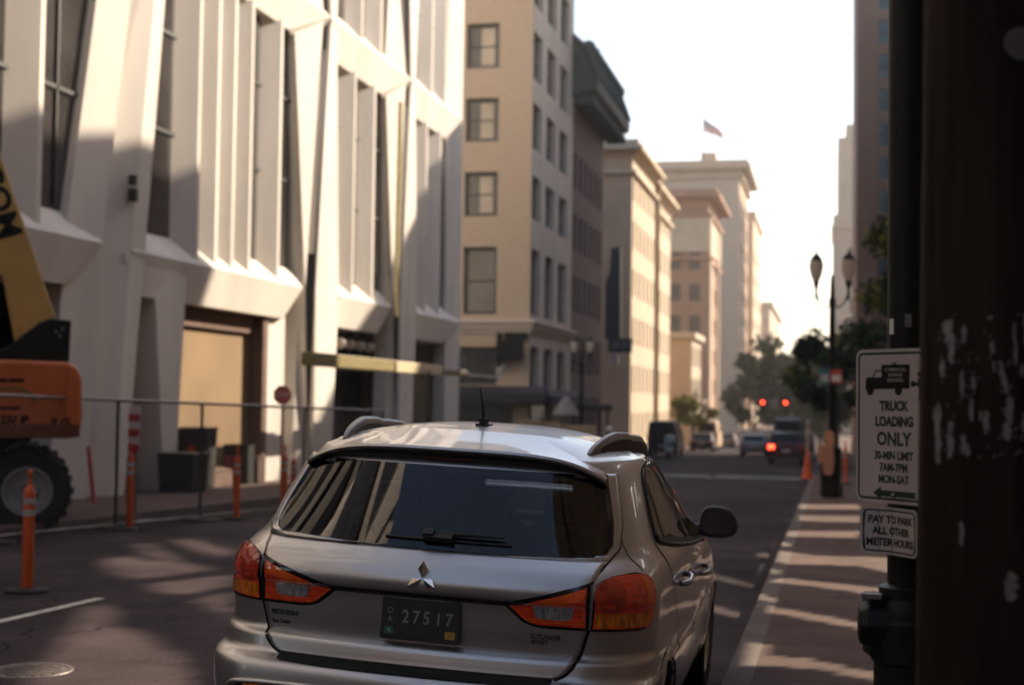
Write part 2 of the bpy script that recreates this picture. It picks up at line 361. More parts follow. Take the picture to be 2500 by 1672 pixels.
for k in range(6):
    for n in range(1, 6):
        zr = ZR[n]; odd = n % 2
        sk = zr-(.86 if odd else 1.02)
        P0 = prof(k, zr); P1 = prof(k+1, zr)
        y0 = P0[3]-.05 if odd else WBc[k]+1.72+(.55 if k == 3 else 0)
        y1 = WBc[k+1]-.1 if odd else WBc[k+1]+(1.68 if k+1 != 3 else 2.15)
        if k == 5: y1 = WBc[6]+.05
        if odd and k == 3: y0 = WBc[3]+1.2
        if odd and k == 2: y1 = WBc[3]-.02
        b0, b1 = (y0+.05, WBc[k+1]-1.0) if odd else (WBc[k]+2.2, WBc[k+1]-1.0)
        if k == 5: b1 = WBc[6]-2.0
        mb = MB(); st = zr+.52; XB = -13.72
        r0, r1 = (WBX+.06, y0, zr), (WBX+.06, y1, zr)
        t0, t1 = (WGX, y0-.1, st), (WGX, y1+.1, st)
        q0, q1 = (XB, b0, sk), (XB, b1, sk)
        mb.quad(t0, r0, r1, t1); mb.quad(r0, q0, q1, r1)
        e0, e1 = (-16.2, b0, sk+.02), (-16.2, b1, sk+.02)
        mb.quad(q0, e0, e1, q1)
        i0, i1 = (WGX, y0, zr), (WGX, y1, zr)
        mb.poly([r0, t0, i0]); mb.poly([r1, i1, t1])
        mb.poly([r1, q1, (WGX-.3, y1, sk), i1]); mb.poly([r0, i0, (WGX-.3, y0, sk), q0])
        led = mb.build('ledge', m_pre, wb)
        if n == 5: continue
        ztop = ZR[n+1]-.95
        fs = [fin_shift(k, f, n) for f in FIN[k]] if (n < 3 or k > 3) else []
        for f in fs:
            mb = MB(); mb.add([(WBX-.05, f-.05, zr+.02), (WBX-.05, f+.10, zr+.02), (WGX-.1, f+.16, zr+.02), (WGX-.1, f-.78, zr+.02),
                               (WBX-.05, f-.05, ztop), (WBX-.05, f+.10, ztop), (WGX-.1, f+.16, ztop), (WGX-.1, f-.78, ztop)],
                              [(0, 1, 5, 4), (1, 2, 6, 5), (3, 0, 4, 7), (0, 3, 2, 1), (4, 5, 6, 7)])
            mb.build('fin', m_pre, wb)
        J0, J1 = WBc[k]+2.0, WBc[k+1]
        if n <= 2 and k >= 2:
            edges = [J0-1.0]+fs+[J1]
            for a, b in zip(edges[:-1], edges[1:]):
                mb = MB(); mb.box(WGX-.06, WGX, a, b, zr+.4, ztop+.2); wi = mb.build('window', m_gls, wb)
                mb = MB()
                for zz in (zr+2.75, zr+4.9): mb.box(WGX, WGX+.05, a+.16, b-.16, zz, zz+.08)
                if b-a > 1.6: mb.box(WGX, WGX+.05, (a+b)/2-.03, (a+b)/2+.03, zr+.6, ztop)
                mb.build('mullion', m_dark, wi)
        else:
            mb = MB(); mb.box(WGX-.06, WGX, J0-1.0, J1, zr+.5, ztop+.2); mb.build('window', m_gls, wb)
# core and ground floor
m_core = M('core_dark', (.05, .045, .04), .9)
m_ply = M('tan_sheathing', (.27, .175, .088), .8, var=.12, scale=.7)
m_brn = M('brown_interior', (.16, .10, .075), .85, var=.15)
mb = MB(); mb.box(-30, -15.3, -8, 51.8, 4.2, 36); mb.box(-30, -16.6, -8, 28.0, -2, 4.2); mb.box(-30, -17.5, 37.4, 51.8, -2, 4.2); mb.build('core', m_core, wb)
mb = MB(); mb.box(-30, -14.2, 51.82, 52.0, -2, 36); mb.build('end_wall', m_pre, wb)  # unseen white end, added to bounce sun onto the tan brick front
mb = MB(); mb.box(-17.0, -14.22, 28.2, 33.4, -1, 3.6); mb.build('garage_wall', m_ply, wb)
mb = MB(); mb.box(-17.0, -13.85, 33.4, 33.7, -1, 3.7); mb.box(-14.21, -14.1, 28.3, 33.3, 3.3, 3.70); mb.box(-17, -14.0, 28.1, 28.2, -1, 3.7); mb.build('garage_jamb', m_brn, wb)
mb = MB(); mb.box(-17, -13.9, 33.72, 34.95, -1, 3.8); mb.build('jamb_panel', m_pre, wb)
# second foot of the wide bay and its recessed door panel
mb = MB(); F = [(WBX, 27.0, 3.75), (WBX, 28.46, 4.55), (WBX, 28.05, -1.0), (WBX, 27.72, -1.0)]
mb.prism([F[3], F[2], F[1], F[0]], (-.85, 0, 0)); mb.build('pier', m_pre, wb)
mb = MB(); mb.box(-14.3, -14.2, 24.9, 28.2, -1, 4.0); mb.build('recess_panel', M('recess_panel', (.34, .29, .26), .7, var=.1), wb)
mb = MB(); mb.add([(WBX+.02, 25.6, 4.55), (WBX+.02, 28.5, 4.55), (WBX-.03, 27.02, 3.72), (WBX-.03, 26.1, 3.72)], [(0, 1, 2, 3)]); mb.build('skirt_panel', m_pre, wb)
# dark shopfronts of the two narrow bays, with glazing bars
for y0, y1 in ((37.4, 42.6), (45.4, 50.2), (17.0, 23.4), (7.0, 13.6)):
    mb = MB(); mb.box(-15.0, -14.95, y0, y1, -1, 3.9); wi = mb.build('shopfront', m_gls, wb)
    mb = MB()
    for t in np.linspace(y0, y1, 5): mb.box(-14.94, -14.88, t-.04, t+.04, -1, 3.9)
    mb.box(-14.94, -14.88, y0, y1, 2.2, 2.3); mb.build('mullion', m_dark, wi)
mb = MB(); mb.box(-14.6, -14.0, 38.0, 42.6, 2.55, 2.95); mb.build('lintel_beam', M('steel_beam', (.12, .10, .09), .6), wb)
for i in range(4):
    g = MB(); p = at_x(831+i*24, 838+i*3.4, -14.0); g.ball(p, .17, .17, .15); g.tube([p+Vector((0, 0, .12)), p+Vector((0, 0, .62))], .02, 6, 1)
    tag(g.build('pendant_lamp', [m_globe, m_dark], smooth=True), ['round white pendant lamp at the pier end of the row', 'second white pendant lamp of the shopfront row', 'third white pendant lamp of the shopfront row', 'white pendant lamp farthest along the shopfront row'][i], 'lamp', 'pendant lamps under the white ledge')
# small fitting on the tall pier
mb = MB(); p = at_x(328, 455, -13.5); mb.box(-13.6, -13.45, p.y-.07, p.y+.07, p.z-.3, p.z-.05); mb.box(-13.6, -13.47, p.y-.06, p.y+.06, p.z+.02, p.z+.22); mb.build('wall_fitting', m_dark, wb)

# ------------------------------------------------------------------ generic masonry buildings
def facade(mb, o, ud, nd, U0, U1, Z0, Z1, us, zs, depth=.25, m=0, skip=None):
    """wall quad with recessed openings: us / zs are interval lists; returns opening rectangles"""
    o, ud, nd = Vector(o), Vector(ud), Vector(nd); holes = []
    ub = sorted({U0, U1, *[q for i in us for q in i]}); zb = sorted({Z0, Z1, *[q for i in zs for q in i]})
    def p(u, z, d=0): return o+ud*u+Vector((0, 0, z))-nd*d
    for a, b in zip(ub[:-1], ub[1:]):
        for c, d in zip(zb[:-1], zb[1:]):
            h = any(abs(a-i[0]) < 1e-6 and abs(b-i[1]) < 1e-6 for i in us) and any(abs(c-i[0]) < 1e-6 and abs(d-i[1]) < 1e-6 for i in zs)
            if h and skip and skip(a, c): h = False
            if not h: mb.quad(p(a, c), p(b, c), p(b, d), p(a, d), m)
            else:
                holes.append((a, b, c, d))
                for q, r in (((a, c), (b, c)), ((b, c), (b, d)), ((b, d), (a, d)), ((a, d), (a, c))): mb.quad(p(*q), p(*r), p(*r, depth), p(*q, depth), m)
    return [(p(a, c, depth), p(b, d, depth), (a, b, c, d)) for a, b, c, d in holes]
def window(par, o, ud, nd, rect, depth, mf, mg, bars=(1, 1), fw=.09):
    a, b, c, d = rect; o, ud, nd = Vector(o), Vector(ud), Vector(nd)
    def p(u, z, q): return o+ud*u+Vector((0, 0, z))-nd*q
    def bar(mb, u0, u1, z0, z1):
        q = [p(u0, z0, depth-.06), p(u1, z0, depth-.06), p(u1, z1, depth-.06), p(u0, z1, depth-.06)]; mb.prism(q, -nd*.06)
    mb = MB(); bar(mb, a, a+fw, c, d); bar(mb, b-fw, b, c, d); bar(mb, a+fw, b-fw, c, c+fw); bar(mb, a+fw, b-fw, d-fw, d)
    nu, nz = bars
    for i in range(1, nu): u = a+(b-a)*i/nu; bar(mb, u-.03, u+.03, c+fw, d-fw)
    for i in range(1, nz): z = c+(d-c)*i/nz; bar(mb, a+fw, b-fw, z-.035, z+.035)
    wi = mb.build('window', mf, par)
    mb = MB(); mb.quad(p(a, c, depth-.01), p(b, c, depth-.01), p(b, d, depth-.01), p(a, d, depth-.01)); mb.build('pane', mg, wi)
    return wi
def winplain(par, o, ud, nd, rect, depth, mg):
    a, b, c, d = rect; o, ud, nd = Vector(o), Vector(ud), Vector(nd)
    def p(u, z, q): return o+ud*u+Vector((0, 0, z))-nd*q
    mb = MB(); mb.quad(p(a, c, depth-.01), p(b, c, depth-.01), p(b, d, depth-.01), p(a, d, depth-.01))
    z = (c+d)/2; mb.prism([p(a, z-.06, depth-.06), p(b, z-.06, depth-.06), p(b, z+.06, depth-.06), p(a, z+.06, depth-.06)], -nd*.05, 1)
    return mb.build('window', [mg, m_dark], par)
def cornice(mb, x0, x1, y0, y1, z, steps, m=0):
    """stepped band around the +X and -Y faces of a block; steps: (projection, z0, z1)"""
    for pr, a, b in steps: mb.box(x0, x1+pr, y0-pr, y1+.3, z+a, z+b, m)
m_blind = M('window_blind', (.60, .50, .38), .8, var=.15, scale=.5)
m_wfr = M('dark_window_frame', (.045, .045, .042), .5)
m_beige = brickmat('beige_brick', (.62, .465, .33), (.55, .41, .285), (.47, .35, .245), 3.0)
m_beigel = M('beige_stone', (.62, .52, .42), .8, var=.08, scale=.7, bump=.1)
BY, BX = 67.3, -14.2
bb = thing('apartment_building', 'tan brick corner building with sash windows and a stone belt course above its shop', 'building', (BX, BY, gz(BY)))
rows = []
for yt, yb in ((-125, -18), (58, 167), (240, 346), (420, 528), (603, 767)):
    rows.append((at_y(1180, yb, BY).z, at_y(1180, yt, BY).z))
u0, u1 = at_y(1137, 300, BY).x, at_y(1217, 300, BY).x
mb = MB()
hs = facade(mb, (0, BY, 0), (1, 0, 0), (0, -1, 0), -30, BX, 5.62, 24.5, [(u0-4.6, u1-4.6), (u0, u1)], rows, .3)
ys = [(at_x(p, 300, BX).y, at_x(q, 300, BX).y) for p, q in ((1301, 1322), (1335, 1356), (1367, 1387))]
zs = []
for t, b in ((-110, 18), (83, 200), (258, 370), (436, 540), (613, 772)):
    zs.append((at_x(1311, b, BX).z, at_x(1311, t, BX).z))
zs = [(a, b) for a, b in zs]
hs2 = facade(mb, (BX, 0, 0), (0, 1, 0), (1, 0, 0), BY, 78.6, 5.62, 24.5, ys, zs, .35, 1)
mb.quad((-30, 78.6, -3), (BX, 78.6, -3), (BX, 78.6, 24.5), (-30, 78.6, 24.5)); mb.quad((-30, BY, 24.5), (BX, BY, 24.5), (BX, 78.6, 24.5), (-30, 78.6, 24.5))
mb.build('wall', [m_beige, m_beigel], bb)
for i, h in enumerate(hs):
    wi = window(bb, (0, BY, 0), (1, 0, 0), (0, -1, 0), h[2], .3, m_wfr, m_gls, (1, 2), .14)
    a, b, c, d = h[2]
    if c < 9 or i % 5 == 4: continue
    mb = MB(); uu = a+(b-a)*.42; lo = c+.2 if (i % 5) else (c+d)/2
    mb.box(uu, b-.30, BY+.262, BY+.272, lo, d-.2); mb.build('blind', m_blind, wi)
for h in hs2: window(bb, (BX, 0, 0), (0, 1, 0), (1, 0, 0), h[2], .35, m_wfr, m_gls, (2, 2), .1)
mb = MB(); cornice(mb, -30, BX, BY, 78.4, 0, ((.35, 5.42, 5.62), (.22, 5.17, 5.42), (.1, 4.95, 5.17))); mb.build('belt_course', m_beigel, bb, bevel=.04)
mb = MB()
us = [(-30, -22.2), (-22.0, -17.6)]
h3 = facade(mb, (0, BY, 0), (1, 0, 0), (0, -1, 0), -32, BX, -3, 4.95, [(-20.4, -15.8)], [(2.45, 4.3)], .3)
h4 = facade(mb, (BX, 0, 0), (0, 1, 0), (1, 0, 0), BY, 78.6, -3, 4.95, ys, [(2.3, 4.35)], .35, 1)
mb.build('base_wall', [m_beige, m_beigel], bb)
for h in h3: window(bb, (0, BY, 0), (1, 0, 0), (0, -1, 0), h[2], .3, m_wfr, m_gls, (3, 2), .12)
for h in h4: window(bb, (BX, 0, 0), (0, 1, 0), (1, 0, 0), h[2], .35, m_wfr, m_gls, (1, 2), .12)
mb = MB(); mb.prism([(-30, BY-.05, 2.4), (-30, BY-1.3, 2.05), (-30, BY-1.3, 1.6), (-30, BY-.05, 1.6)], (30+BX+1.0, 0, 0))
mb.prism([(BX+.05, BY, 2.3), (BX+1.2, BY-.2, 1.95), (BX+1.2, BY-.2, 1.5), (BX+.05, BY, 1.5)], (0, 11.2, 0)); mb.build('awning', M('dark_awning', (.035, .03, .035), .8), bb)
for a, b in ((-29, -20.5), (-20.2, -15.0)):
    mb = MB(); mb.box(a, b, BY-.06, BY-.02, -2.4, 1.58); mb.build('shopfront', m_gls, bb)
for a, b in ((67.8, 71.0), (73.0, 78.2)):
    mb = MB(); mb.box(BX+.02, BX+.06, a, b, -2.4, 1.48); mb.build('shopfront', m_gls, bb)
# signs on it
s = thing('projecting_sign', 'square dark blank sign board hung from a bracket on the tan brick corner', 'sign', (-16, BY-.6, 3.5))
a, b = at_y(1212, 828, BY-.7), at_y(1279, 880, BY-.7); mb = MB(); mb.box(a.x, b.x, BY-.76, BY-.64, b.z, a.z); mb.build('panel', m_black, s, bevel=.03)
mb = MB(); mb.box(a.x, a.x+.1, BY-.7, BY, b.z-.3, a.z+.35); mb.build('bracket', m_dark, s)
a, b = at_y(1232, 811, BY-.2), at_y(1287, 829, BY-.2); mb = MB(); mb.box(a.x, b.x, BY-.25, BY-.02, b.z, a.z)
tag(mb.build('fascia_sign', m_black, bevel=.03), 'long low dark sign plate fixed under the stone belt course', 'sign')
# red-brown brick building with the green tiled roof edge
m_rbrick = brickmat('red_brown_brick', (.155, .075, .066), (.125, .062, .055), (.115, .068, .062), 3.0)
m_green = M('green_copper', (.045, .06, .055), .7, var=.3, scale=1.2)
rb = thing('brick_building', 'red-brown brick building with an overhanging green tiled roof edge', 'building', (-14.2, 78.7, -1.4))
mb = MB()
uy = [(79.3+i*1.8, 80.2+i*1.8) for i in range(6)]; zz = [(-.2+i*3.5, 1.9+i*3.5) for i in range(5)]
h = facade(mb, (-14.25, 0, 0), (0, 1, 0), (1, 0, 0), 78.7, 90.0, -3, 19.4, uy, zz, .3)
mb.quad((-30, 90, -3), (-14.25, 90, -3), (-14.25, 90, 19.4), (-30, 90, 19.4)); mb.build('wall', m_rbrick, rb)
for q in h: winplain(rb, (-14.25, 0, 0), (0, 1, 0), (1, 0, 0), q[2], .3, M('dim_glass', (.04, .03, .035), .2) if 'dim_glass' not in bpy.data.materials else bpy.data.materials['dim_glass'])
mb = MB(); mb.prism([(-15, 78.2, 18.6), (-12.8, 78.2, 19.2), (-12.75, 78.2, 19.75), (-13.3, 78.2, 21.4), (-15.2, 78.2, 23.0)], (0, 13.3, 0))
for i in range(16):
    y = 78.3+i*.85; mb.tube([(-12.78, y, 19.85), (-13.35, y, 21.45), (-15.2, y, 23.1)], .22, 6)
roof = mb.build('roof', m_green, rb)
for i in range(9): mb = MB(); y = 78.6+i*1.45; mb.ball((-13.35, y, 21.6), .45, .45, .5, 8, 5); mb.build('finial', m_green, roof)
for i in range(14): mb = MB(); mb.box(-14.2, -13.0, 78.6+i*.95, 78.9+i*.95, 18.45, 18.95); mb.build('bracket', m_green, rb)
# sunlit cream buildings farther down
m_cream = M('cream_stone', (.52, .42, .30), .8, var=.08, scale=.5, bump=.1)
m_creams = M('tan_stone', (.52, .37, .25), .8, var=.1, scale=.5)
m_cgl = M('far_glass', (.05, .037, .03), .25, var=.3, scale=.4)
def far_block(name, label, x, y0, y1, zt, ms, mfront, rows, cols, fw, step, corn=None, depth=30, wz0=-2.0, win_h=2.0, frontcols=(), mg=None, cat='building'):
    t = thing(name, label, cat, (x, y0, gz(y0)))
    mb = MB(); st = (y1-y0)/cols
    us = [(y0+st*(i+.5)-fw/2, y0+st*(i+.5)+fw/2) for i in range(cols)]
    zs = [(wz0+step*i+.9, wz0+step*i+.9+win_h) for i in range(rows)]
    h = facade(mb, (x, 0, 0), (0, 1, 0), (1, 0, 0), y0, y1, -6, zt, us, zs, .35, 0)
    hf = facade(mb, (0, y0, 0), (1, 0, 0), (0, -1, 0), x-depth, x, -6, zt, list(frontcols), zs if frontcols else [], .35, 1)
    mb.quad((x-depth, y1, -6), (x, y1, -6), (x, y1, zt), (x-depth, y1, zt)); mb.quad((x-depth, y0, zt), (x, y0, zt), (x, y1, zt), (x-depth, y1, zt))
    mb.quad((x-depth, y0, -6), (x-depth, y1, -6), (x-depth, y1, zt), (x-depth, y0, zt))
    mb.build('wall', [ms, mfront], t)
    for q in h: winplain(t, (x, 0, 0), (0, 1, 0), (1, 0, 0), q[2], .35, mg or m_cgl)
    for q in hf: winplain(t, (0, y0, 0), (1, 0, 0), (0, -1, 0), q[2], .35, mg or m_cgl)
    if corn:
        mb = MB(); cornice(mb, x-depth, x, y0, y1, zt, corn); mb.build('cornice', ms, t, bevel=.05)
    return t
C3 = ((.3, -2.4, -2.1), (.25, -1.0, -.7), (.8, -.7, -.35), (.5, -.35, .1))
c1 = far_block('stone_building', 'sunlit cream stone building beside the dark blade sign', -14.0, 102, 116, 20.6, m_cream, m_creams, 6, 6, .85, 3.5, C3)
mb = MB(); mb.tube([(-17.5, 108, 20), (-17.5, 108, 29)], .06, 6); mb.build('mast', m_galv, c1)
c2 = far_block('stone_building', 'cream stone building in sun with a heavy cornice, next past the drainpipe shadow', -14.3, 116.6, 130, 20.0, m_cream, m_creams, 6, 6, .8, 3.5, C3)
mb = MB(); mb.tube([(-13.9, 116.3, -3), (-13.9, 116.3, 19.5)], .25, 8); mb.build('drainpipe', M('ochre_pipe', (.30, .19, .08), .6), c2)
m_red2 = M('red_terracotta', (.36, .20, .125), .8, var=.12, scale=.4)
c3 = far_block('ornate_building', 'ornate red and buff building with a deep overhanging cornice', -14.0, 168, 186, 26.6, m_red2, m_red2, 7, 5, 1.6, 3.7, ((.3, -8.2, -7.6), (.5, -3.0, -2.6), (1.4, -.8, -.3), (1.1, -.3, .2)), frontcols=[(-26, -24.7), (-23.5, -22.2), (-21, -19.7), (-18.5, -17.2), (-16.2, -14.9)])
mb = MB(); mb.box(-14.2, -13.7, 168.3, 170.5, -6, 24.2); mb.box(-14.2, -13.7, 181.0, 182.2, -6, 24.2); mb.box(-44, -13.85, 167.8, 186, 19.5, 24.0); mb.build('buff_band', m_cream, c3)
c4 = far_block('tower_block', 'big pale grey-buff block with a flag on its roof', -14.0, 226, 250, 39.4, m_creams, M('pale_buff', (.50, .39, .29), .85, var=.05), 10, 8, 1.3, 3.8, ((.6, -2.2, -1.6), (1.8, -.8, .0), (1.4, .0, .6)))
mb = MB(); mb.box(-21, -18.5, 236, 239, 39, 43.2); mb.build('roof_hut', m_creams, c4)
c5 = far_block('tower_block', 'slim pale tower just past the big flagged block', -14.0, 268, 300, 37.5, m_cream, m_creams, 8, 5, 2.0, 4.2, ((.5, -1.0, 0),))
c6 = far_block('tower_block', 'hazy low pale block at the far end of the sunny row', -14.0, 345, 420, 26.0, m_cream, m_creams, 5, 6, 3.0, 4.4, ((.8, -1.0, 0),))
c7 = far_block('stone_building', 'low buff building under the big red ornate one', -13.2, 140, 150, 8.6, m_cream, m_creams, 3, 5, 1.0, 3.2, ((.4, -.6, 0),))
mb = MB()
for i in range(3): y = 141+i*3.2; mb.prism([(-13.2, y, .9), (-11.4, y, -.2), (-11.4, y, -.5), (-13.2, y, .3)], (0, 2.7, 0))
mb.build('awning', M('cream_canvas', (.55, .42, .26), .8), c7)
# right-hand side far buildings
m_brown = M('brown_stucco', (.24, .155, .115), .8, var=.06, scale=.3)
m_teal = M('teal_glass', (.05, .085, .10), .1, var=.3, scale=.3)
rt = thing('tower_block', 'plain brown tower with small teal windows rising out of the picture', 'building', (3, 98, -1.84))
TY = 98.0; TX = at_y(2092, 400, TY).x
wx0 = at_y(2145, 400, TY).x; zs = sorted((at_y(2150, b, TY).z, at_y(2150, t, TY).z) for t, b in [(51+i*83, 107+i*83) for i in range(-8, 9)])
mb = MB()
hh = facade(mb, (0, TY, 0), (1, 0, 0), (0, -1, 0), TX, 16, -6, 46, [(wx0, wx0+1.0), (wx0+2.4, wx0+3.4)], zs, .12)
mb.quad((TX, TY, -6), (TX, 116, -6), (TX, 116, 46), (TX, TY, 46)); mb.quad((TX, TY, 46), (16, TY, 46), (16, 116, 46), (TX, 116, 46)); mb.quad((16, TY, -6), (16, 116, -6), (16, 116, 46), (16, TY, 46)); mb.quad((TX, 116, -6), (16, 116, -6), (16, 116, 46), (TX, 116, 46)); mb.build('wall', m_brown, rt)
for q in hh: winplain(rt, (0, TY, 0), (1, 0, 0), (0, -1, 0), q[2], .12, m_teal)
m_pale = M('pale_limestone', (.55, .43, .32), .85, var=.08, scale=.3)
rp = thing('stepped_tower', 'pale limestone tower with stepped setbacks, half hidden by the brown one', 'building', (3, 240, -2.9))
mb = MB()
zs = [(i*4.2, i*4.2+2.4) for i in range(7)]
hh = facade(mb, (0, 240, 0), (1, 0, 0), (0, -1, 0), 0.45, 30, -6, 33.0, [(3.2, 4.2)], zs, .2)
mb.quad((.45, 240, -6), (.45, 262, -6), (.45, 262, 33), (.45, 240, 33))
mb.box(1.2, 30, 242, 262, 33, 46.2); mb.box(2.5, 30, 243, 262, 46.2, 48.6); mb.box(.2, 30.2, 239.6, 262, 30.6, 31.3); mb.box(.1, 30.2, 239.5, 262, 15.0, 15.6)
mb.build('wall', m_pale, rp)
for q in hh: winplain(rp, (0, 240, 0), (1, 0, 0), (0, -1, 0), q[2], .2, m_cgl)

# the street goes on behind the camera (seen in the car's paint and glass)
bk = thing('brick_building', 'dark brick block closing the street behind the camera', 'building', (0, -75, 0))
mb = MB(); hs = facade(mb, (0, -70, 0), (1, 0, 0), (0, 1, 0), -60, 40, -1, 27, [(-58+i*5, -55.6+i*5) for i in range(20)], [(1+i*4.3, 3.6+i*4.3) for i in range(4)], .3)
mb.quad((-60, -90, 27), (40, -90, 27), (40, -70, 27), (-60, -70, 27)); mb.build('wall', M('dark_brick', (.06, .045, .04), .9), bk)
for q in hs: winplain(bk, (0, -70, 0), (1, 0, 0), (0, 1, 0), q[2], .3, m_gls)
bk = thing('stone_building', 'tan stone block beside the white office building, behind the camera', 'building', (-14, -35, 0))
mb = MB(); hs = facade(mb, (-13.6, 0, 0), (0, 1, 0), (1, 0, 0), -66, -9, -1, 21, [(-64+i*3.8, -62+i*3.8) for i in range(14)], [(1+i*4, 3.4+i*4) for i in range(5)], .3)
mb.quad((-40, -66, 21), (-13.6, -66, 21), (-13.6, -9, 21), (-40, -9, 21)); mb.build('wall', M('dim_stone', (.20, .16, .13), .85), bk)
for q in hs: winplain(bk, (-13.6, 0, 0), (0, 1, 0), (1, 0, 0), q[2], .3, m_gls)
# ------------------------------------------------------------------ unseen wall and buildings along the near pavement, outlines shaped for their shade
RX = 4.3
m_tanwall = M('tan_screen', (.33, .24, .165), .85, var=.15, scale=.5, bump=.1)
def trace(p):                                  # along the sun to the plane of the screen wall
    t = (RX-p.x)/SUN_DIR.x; return (p.y+SUN_DIR.y*t, p.z+SUN_DIR.z*t)
def q5(pts): return [(1700+x/2.334, 1000+y/2.334) for x, y in pts]
LIT = [(0, [(36,1672),(97,1611),(153,1538),(190,1483),(252,1465),(285,1501),(277,1523),(328,1534),(383,1560),(438,1600),(482,1672),(470,1760),(20,1760)]),
       (0, [(234,1377),(255,1361),(328,1357),(365,1370),(456,1370),(520,1390),(420,1404),(320,1414),(270,1400)]),
       (0, [(345,1425),(569,1400),(569,1428),(438,1452),(383,1447)]), (0, [(456,1465),(569,1440),(564,1520),(518,1494),(485,1480)]),
       (0, [(321,1330),(350,1321),(383,1334),(442,1368),(394,1372),(339,1348)]), (0, [(405,1315),(471,1315),(580,1345),(540,1363),(456,1341)]),
       (0, [(1700,1385),(1756,1403),(1867,1433),(1865,1444),(1753,1418),(1700,1404)]), (0, [(1700,1462),(1755,1480),(1850,1508),(1846,1522),(1752,1499),(1700,1484)]),
       (0, [(1838,1345),(1890,1354),(1890,1366),(1845,1358)]), (0, [(1670,1196),(1773,1196),(1773,1211),(1670,1211)]),
       (.148, q5([(560,538),(930,540),(930,566),(560,564)])), (.148, q5([(580,600),(935,605),(935,640),(585,632)])),
       (.148, q5([(505,690),(930,690),(930,730),(495,722)])), (.148, q5([(460,800),(700,830),(1120,840),(1120,940),(900,890),(600,880),(450,880)])),
       (.148, q5([(425,965),(520,955),(760,985),(1100,1015),(1100,1080),(850,1035),(500,990),(410,985)])),
       (.148, q5([(365,1105),(700,1165),(1100,1237),(1100,1285),(600,1195),(355,1150)])),
       (.148, q5([(290,1385),(600,1405),(1100,1507),(1100,1565),(700,1490),(270,1450)])), (0, q5([(110,1455),(250,1480),(235,1620),(90,1620)]))]
HOLES = [[trace(at_g(x, y, lf)) for x, y in pts] for lf, pts in LIT]
ha = np.array([p for h in HOLES for p in h]); CS = .085
gy0, gy1, gz0_, gz1_ = ha[:, 0].min()-.3, ha[:, 0].max()+.3, ha[:, 1].min()-.3, ha[:, 1].max()+.3
NY, NZ = int((gy1-gy0)/CS), int((gz1_-gz0_)/CS); gy1, gz1_ = gy0+NY*CS, gz0_+NZ*CS
cy, cz = np.meshgrid(gy0+(np.arange(NY)+.5)*CS, gz0_+(np.arange(NZ)+.5)*CS, indexing='ij')
openm = np.zeros((NY, NZ), bool)
for h in HOLES:
    ins = np.zeros((NY, NZ), bool); n = len(h)
    for i in range(n):
        (a, b), (c, d) = h[i], h[(i+1) % n]
        if abs(b-d) < 1e-9: continue
        cr = ((b > cz) != (d > cz)) & (cy < (c-a)*(cz-b)/(d-b)+a); ins ^= cr
    openm |= ins
sc = thing('sun_screen_wall', 'tall added tan screen wall out of view, its openings shaped to throw sun patches', 'wall', (RX, 5, 0))  # added out of view; its openings shape the sun patches on the ground
mb = MB(); vid = {}
def vv(i, j):
    if (i, j) not in vid: vid[(i, j)] = len(mb.v); mb.v.append((RX, gy0+i*CS, gz0_+j*CS))
    return vid[(i, j)]
for i in range(NY):                            # merge cells vertically into runs
    for j in range(NZ):
        if not openm[i, j]: mb.f.append((vv(i, j), vv(i+1, j), vv(i+1, j+1), vv(i, j+1))); mb.m.append(0)
pw = mb.build('sun_gobo_panel', m_tanwall, sc)
sm = pw.modifiers.new('thickness', 'SOLIDIFY'); sm.thickness = .05; sm.offset = 1
mb = MB()
for y0, y1, z0, z1 in ((-45, gy0, -1, 22.9), (gy1, 51.0, -1.5, 22.9), (gy0, gy1, -1, gz0_), (gy0, gy1, gz1_, 22.9)): mb.box(RX, RX+.3, y0, y1, z0, z1)
mb.build('wall', m_tanwall, sc)
mb = MB()
for i in range(14): y = -40+i*3.2; mb.box(RX-.12, RX-.003, y, y+.5, .1, 22.4) if not (gy0-.5 < y < gy1) else None
for z in (15.6, 19.4, 22.4): mb.box(RX-.1, RX-.005, -45, 50.9, z, z+.3)
mb.build('pilaster', M('tan_trim', (.40, .30, .21), .8, var=.1), sc)
lo = thing('low_building', 'plain brown low building beside the screen wall, height set to shade the road', 'building', (8, 60, -1))
mb = MB(); mb.box(RX+.05, 18, 51.1, 66.0, -3, 15.3); mb.build('wall', m_brown, lo)  # unseen block, its height set so the roadway stays in shadow
r2 = thing('corner_building', 'brown building with its end raked to slant its shadow, behind the dark steel pole', 'building', (8, 80, -1.6))
mb = MB(); mb.prism([(RX+.15, 66.2, -3), (RX+.15, 66.2, 19), (RX+.15, 72.9, 28.4), (RX+.15, 96, 28.4), (RX+.15, 96, -3)], (14, 0, 0)); mb.build('wall', m_brown, r2)  # end slope shaped to slant the shadow edge across the white piers

# ------------------------------------------------------------------ delineators, cones, paddle
def delineator(loc, label, h=1.0, sc_=1.0, base=True):
    t = thing('delineator_post', label, 'delineator', loc, 0, 'orange site delineators', world=False)
    mb = MB(); r = .052
    mb.lathe([(r*.92, .03), (r, .08), (r, h*.80), (r*.98, h*.815), (r*.55, h*.86), (r*.3, h*.875)], 20); mb.build('tube', m_orange, t, smooth=True, auto=40)
    mb = MB(); mb.lathe([(r*.3, h*.86), (.017, h*.90), (.017, h*.955), (.026, h*.965), (.024, h*.985), (.012, h)], 14); mb.build('handle', m_orange, t, smooth=True, auto=40)
    for z in (.62, .715):
        mb = MB(); mb.lathe([(r+.0025, h*z), (r+.0025, h*(z+.052))], 20); mb.build('band', m_refl, t, smooth=True, auto=40)
    if base:
        mb = MB(); mb.lathe([(.20, 0), (.20, .025), (.17, .035), (.07, .045)], 8); mb.build('base', m_rub, t)
    return t
